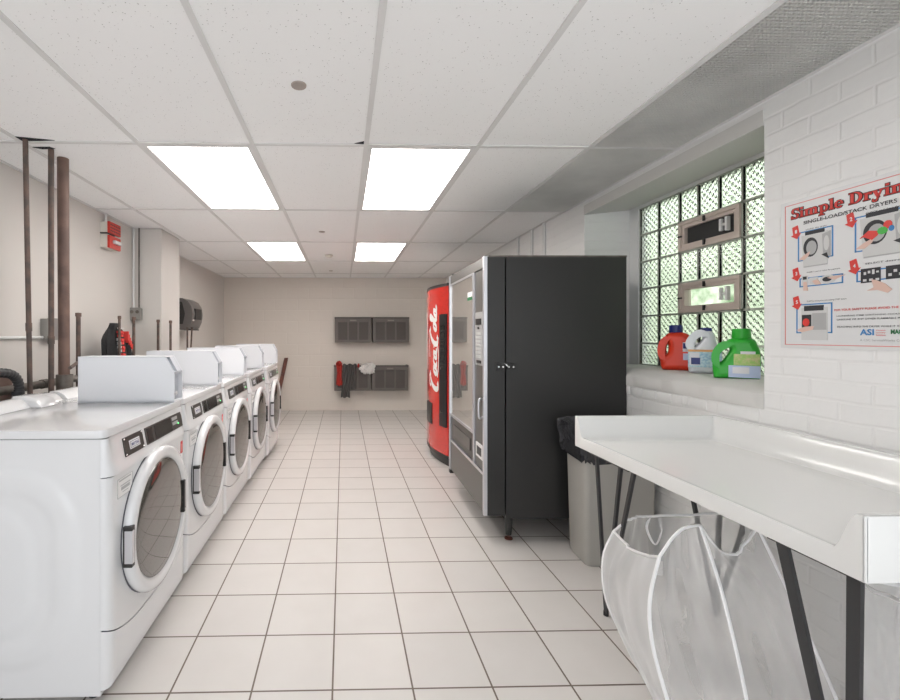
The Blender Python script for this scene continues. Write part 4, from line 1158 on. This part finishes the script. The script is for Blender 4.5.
# slab serif title, drawn stroke by stroke; unit = x-height/cap grid, cap height 1
def arcw(cx, cy, rx, ry, a0, a1, w0, w1=None, n=14):
    """crescent stroke: outer ellipse rx,ry, thickness w0 at the sides, w1 at the top/bottom"""
    w1 = w1 or w0*.45; out = []
    qs = []
    for i in range(n):
        A = [math.radians(a0+(a1-a0)*(i+k)/n) for k in (0, 1)]
        o = [(cx+rx*math.cos(a), cy+ry*math.sin(a)) for a in A]
        inn_ = [(cx+(rx-w0)*math.cos(a), cy+(ry-w1)*math.sin(a)) for a in A]
        qs.append([o[0], o[1], inn_[1], inn_[0]])
    return qs
def rc(x0, x1, y0, y1): return [[(x0, y0), (x1, y0), (x1, y1), (x0, y1)]]
s = .17
glyphs = {
 'S': (.62, arcw(.31, .74, .27, .27, 20, 250, .15, .10)+arcw(.31, .27, .29, .28, -160, 70, .15, .10)+[[(.08, .62), (.20, .50), (.56, .34), (.44, .50)]]+rc(.52, .60, .70, 1.0)+rc(.02, .10, 0, .30)),
 'i': (.36, rc(.10, .10+s, 0, .66)+rc(.02, .35, 0, .08)+rc(.02, .2, .58, .66)+rc(.09, .28, .80, .98)),
 'm': (1.04, rc(.10, .10+s, 0, .66)+rc(.43, .43+s, 0, .5)+rc(.76, .76+s, 0, .5)+rc(.02, .35, 0, .08)+rc(.38, .67, 0, .08)+rc(.71, 1.02, 0, .08)+rc(.02, .2, .58, .66)+arcw(.40, .46, .20, .22, 0, 150, .13, .12)+arcw(.73, .46, .20, .22, 0, 150, .13, .12)),
 'p': (.68, rc(.10, .10+s, -.30, .66)+rc(.02, .37, -.30, -.22)+rc(.02, .2, .58, .66)+arcw(.36, .33, .29, .35, -130, 130, .16, .09)),
 'l': (.36, rc(.10, .10+s, 0, 1)+rc(.02, .35, 0, .08)+rc(.02, .2, .92, 1.0)),
 'e': (.60, arcw(.30, .33, .28, .35, 0, 320, .15, .09)+rc(.1, .56, .30, .38)),
 'D': (.86, rc(.12, .12+.2, 0, 1)+rc(.02, .40, 0, .09)+rc(.02, .40, .91, 1)+arcw(.36, .5, .46, .5, -90, 90, .19, .09)),
 'r': (.50, rc(.10, .10+s, 0, .66)+rc(.02, .37, 0, .08)+rc(.02, .2, .58, .66)+arcw(.37, .45, .14, .22, 20, 160, .08, .12)+rc(.36, .50, .44, .60)),
 'y': (.66, [[(.06, .62), (.26, .62), (.42, .10), (.30, -.04)], [(.48, .62), (.58, .62), (.34, -.12), (.24, -.06)]]+rc(.0, .32, .58, .66)+rc(.40, .66, .58, .66)+arcw(.17, -.14, .15, .15, 120, 380, .09, .08)),
 'n': (.72, rc(.10, .10+s, 0, .66)+rc(.45, .45+s, 0, .5)+rc(.02, .35, 0, .08)+rc(.40, .70, 0, .08)+rc(.02, .2, .58, .66)+arcw(.41, .46, .21, .22, 0, 150, .13, .12)),
 'g': (.64, arcw(.28, .42, .25, .25, 0, 360, .13, .08)+arcw(.29, -.08, .28, .22, 0, 360, .10, .08)+rc(.44, .62, .56, .66)), ' ': (.30, [])}
def title(y_start, z_base, width, cap, s0, grow, m, d, name):
    tot = sum(glyphs[c][0] for c in s0); x = 0; polys = []; sc = width/tot
    for c in s0:
        for q in glyphs[c][1]:
            cxq = sum(p[0] for p in q)/len(q); cyq = sum(p[1] for p in q)/len(q)
            P = []
            for (a, b) in q:
                ga = a+(grow if a > cxq else -grow); gb = b+(grow if b > cyq else -grow)
                P.append((y_start-(x+ga)*sc, z_base+gb*cap))
            polys.append(P)
        x += glyphs[c][0]
    flat(name, polys, m, d)
title(1.732, 1.8165, .392, .041, 'Simple Drying', .05, M['ink'], .0012, 'title_outline')
title(1.732, 1.8165, .392, .041, 'Simple Drying', .0, M['ink_red'], .0020, 'title_text')
text_obj('subtitle_text', 'SINGLE-LOAD/STACK DRYERS', .292, .0135, lambda u, v: Vector(W(1.684-u, 1.7845+v, .0015)), M['ink'], t, .015)
def arrow(y, z, num):
    s_ = .016
    P = [(y+s_, z+.030), (y-s_*.3, z+.036), (y-s_*.75, z+.002), (y-s_*1.15, z+.004), (y-s_*.2, z-.020), (y+s_*1.3, z-.004), (y+s_*.75, z-.001)]
    a = flat('step_arrow', [P], M['ink_red'])
    text_obj('step_number', num, .008, .014, lambda u, v: Vector(W(y+.004-u, z+.004+v, .002)), M['poster'], a, .03)
def frame_round(y0, y1, z0, z1, w=.0045, openb=False):
    L = [R_(y0, y0-w, z0, z1), R_(y1, y1+w, z0, z1), R_(y0, y1, z1-w, z1)]
    if not openb: L.append(R_(y0, y1, z0, z0+w))
    return flat('blue_outline', L, M['ink_blue'], .001)
def ring(y, z, ry, rz, n=20): return [(y+ry*math.cos(2*PI*k/n), z+rz*math.sin(2*PI*k/n)) for k in range(n)]
def pic_dryer(y0, y1, z0, z1, dooropen, clothes):
    w = y0-y1; h = z1-z0                           # y0 > y1 (left to right in view)
    g = flat('dryer_picture', [[(y0, z1-.02*h), (y1, z1), (y1+.01*w, z0+.02*h), (y0-.08*w, z0)]], M['ink_lgrey'], .0014)
    flat('picture_console', [R_(y0-.15*w, y1+.12*w, z1-.02*h, z1+.09*h)], M['ink'], .0018, g)
    cy_, cz_ = y0-.36*w, z0+.60*h
    flat('picture_drum', [ring(cy_, cz_, .28*w, .29*h)], M['ink'], .0018, g)
    flat('picture_drum_inside', [ring(cy_-.04*w, cz_-.02*h, .20*w, .21*h)], M['ink_grey'], .0022, g)
    if dooropen:
        flat('picture_door', [[(y1+.20*w, z1-.08*h), (y1-.10*w, z1-.02*h), (y1-.10*w, z0+.22*h), (y1+.16*w, z0+.32*h)]], M['ink_grey'], .0020, g)
        flat('picture_door_glass', [ring(y1+.04*w, z0+.64*h, .10*w, .22*h)], M['ink_lgrey'], .0024, g)
        flat('picture_latch', [[(y1+.22*w, z0+.32*h), (y1+.02*w, z0+.36*h), (y1-.04*w, z0+.18*h)]], M['ink'], .0026, g)
    flat('picture_base', [R_(y0-.10*w, y1+.02*w, z0+.01*h, z0+.04*h)], M['ink_grey'], .0018, g)
    flat('picture_hand', [[(y0+.10*w, z0+.26*h), (y0-.10*w, z0+.38*h), (y0-.36*w, z0+.48*h), (y0-.30*w, z0+.36*h), (y0-.12*w, z0+.24*h)]], M['ink_skin'], .0026, g)
    if clothes:
        flat('picture_clothes', [[(y0-.0*w, z0+.50*h), (y0-.22*w, z0+.66*h), (y0-.5*w, z0+.60*h), (y0-.42*w, z0+.50*h), (y0-.30*w, z0+.42*h), (y0-.1*w, z0+.52*h)], ring(y0-.66*w, z0+.72*h, .10*w, .10*h, 9)], M['ink_red'], .0030, g)
        flat('picture_clothes_green', [ring(y0-.54*w, z0+.60*h, .12*w, .09*h, 9)], M['green_plastic'], .0032, g)
        flat('picture_clothes_blue', [ring(y0-.74*w, z0+.62*h, .06*w, .07*h, 9)], M['ink_blue'], .0031, g)
frame_round(1.706, 1.58, 1.64, 1.757); frame_round(1.512, 1.335, 1.64, 1.766)
frame_round(1.700, 1.548, 1.536, 1.572); frame_round(1.507, 1.330, 1.533, 1.573)
frame_round(1.712, 1.583, 1.352, 1.468)
pic_dryer(1.692, 1.598, 1.612, 1.742, True, False)
pic_dryer(1.496, 1.375, 1.614, 1.758, True, True)
g = flat('dryer_picture', [R_(1.692, 1.598, 1.325, 1.452)], M['ink_lgrey'], .0014)
flat('picture_console', [R_(1.682, 1.612, 1.440, 1.460)], M['ink'], .0018, g)
flat('picture_opening', [R_(1.690, 1.655, 1.375, 1.425)], M['ink'], .0018, g)
flat('picture_clothes', [ring(1.674, 1.395, .013, .016, 10)], M['ink_red'], .0022, g)
flat('picture_door', [R_(1.652, 1.602, 1.365, 1.43)], M['ink_grey'], .0017, g)
flat('picture_hand', [[(1.71, 1.365), (1.68, 1.378), (1.645, 1.38), (1.65, 1.366), (1.69, 1.356)]], M['ink_skin'], .0026, g)
# card / coin pictures and control pictures
g = flat('payment_picture', [R_(1.690, 1.668, 1.540, 1.580), R_(1.662, 1.632, 1.543, 1.570), ring(1.598, 1.556, .027, .017)], M['ink_lgrey'], .0016)
flat('picture_reader', [R_(1.686, 1.672, 1.565, 1.577), ring(1.60, 1.557, .016, .009)], M['ink'], .0020, g)
flat('picture_hand', [[(1.684, 1.556), (1.672, 1.556), (1.668, 1.520), (1.684, 1.522)], [(1.652, 1.556), (1.634, 1.562), (1.620, 1.54), (1.640, 1.540)], [(1.60, 1.562), (1.575, 1.566), (1.54, 1.566), (1.575, 1.552)]], M['ink_skin'], .0024, g)
g = flat('keypad_picture', [R_(1.493, 1.437, 1.528, 1.578), R_(1.422, 1.345, 1.533, 1.578)], M['ink'], .0018)
flat('picture_keys', [R_(1.486-.018*i, 1.476-.018*i, 1.533, 1.541) for i in range(3)]+[R_(1.484-.012*i, 1.477-.012*i, 1.556+.004*(i % 2), 1.566+.003*(i % 3)) for i in range(4)]+[R_(1.415-.014*i, 1.406-.014*i, 1.543+.012*(i % 2), 1.552+.012*(i % 2)) for i in range(5)], M['ink_lgrey'], .0022, g)
flat('picture_hand', [[(1.462, 1.538), (1.45, 1.535), (1.425, 1.52), (1.405, 1.498), (1.418, 1.488), (1.445, 1.500), (1.475, 1.500), (1.455, 1.510)]], M['ink_skin'], .0024, g)
for (y, z, nm) in ((1.712, 1.752, '1'), (1.522, 1.752, '2'), (1.711, 1.582, '3'), (1.512, 1.582, '4'), (1.709, 1.467, '5')): arrow(y, z, nm)
def small(s_, y, z, w, h, m, bold=.01): text_obj('small_print', s_, w, h, lambda u, v: Vector(W(y-u, z+v, .0014)), m, t, bold)
small('LOAD the dryer', 1.675, 1.758, .075, .0065, M['ink']); small('CHECK and clean the lint screen', 1.478, 1.768, .14, .0065, M['ink'])
small('INSERT card or coins for payment', 1.672, 1.588, .115, .0065, M['ink']); small('SELECT desired cycle', 1.480, 1.590, .14, .008, M['ink'])
small('START by closing door and pressing START button', 1.672, 1.474, .135, .0065, M['ink'])
small('FOR YOUR SAFETY PLEASE AVOID THE FOLLOWING', 1.576, 1.434, .255, .0075, M['ink_red'], .02)
small('LAUNDERING ITEMS CONTAINING COOKING OIL, PAINT,', 1.568, 1.412, .245, .006, M['ink']); small('GASOLINE OR ANY OTHER FLAMMABLE MATERIALS', 1.568, 1.399, .225, .006, M['ink'])
small('REACHING INTO THE DRYER WHILE IT IS OPERATING', 1.566, 1.372, .235, .006, M['ink'])
small('ASI', 1.496, 1.344, .041, .022, M['ink_blue'], .03)
for q, s_ in enumerate(('Campus', 'Laundry', 'Solutions')): small(s_, 1.449, 1.358-q*.008, .026, .0055, M['ink_red'])
small('MAC-GRAY', 1.409, 1.348, .075, .016, M['ink_green'], .04)
small('A CSC ServiceWorks Company', 1.496, 1.321, .145, .010, M['ink_grey'], .01)

# ------------------------------------------------------------------ light
w = bpy.data.worlds.new('world'); bpy.context.scene.world = w; w.use_nodes = True
bg = w.node_tree.nodes['Background']
bg.inputs['Color'].default_value = (.93, .965, 1, 1); bg.inputs['Strength'].default_value = 1.2
sun = bpy.data.lights.new('sun', 'SUN'); so = bpy.data.objects.new('sun', sun); C.objects.link(so)
sun.energy = 3.2; sun.angle = .03; sun.color = (1, .96, .88); so.location = (0, 3, 6)
so.rotation_euler = (0, math.radians(-38), 0)
sc = bpy.context.scene
sc.view_settings.view_transform = 'Standard'; sc.view_settings.look = 'None'; sc.view_settings.gamma = 1
sc.view_settings.use_curve_mapping = False
sc.view_settings.exposure = 0.9
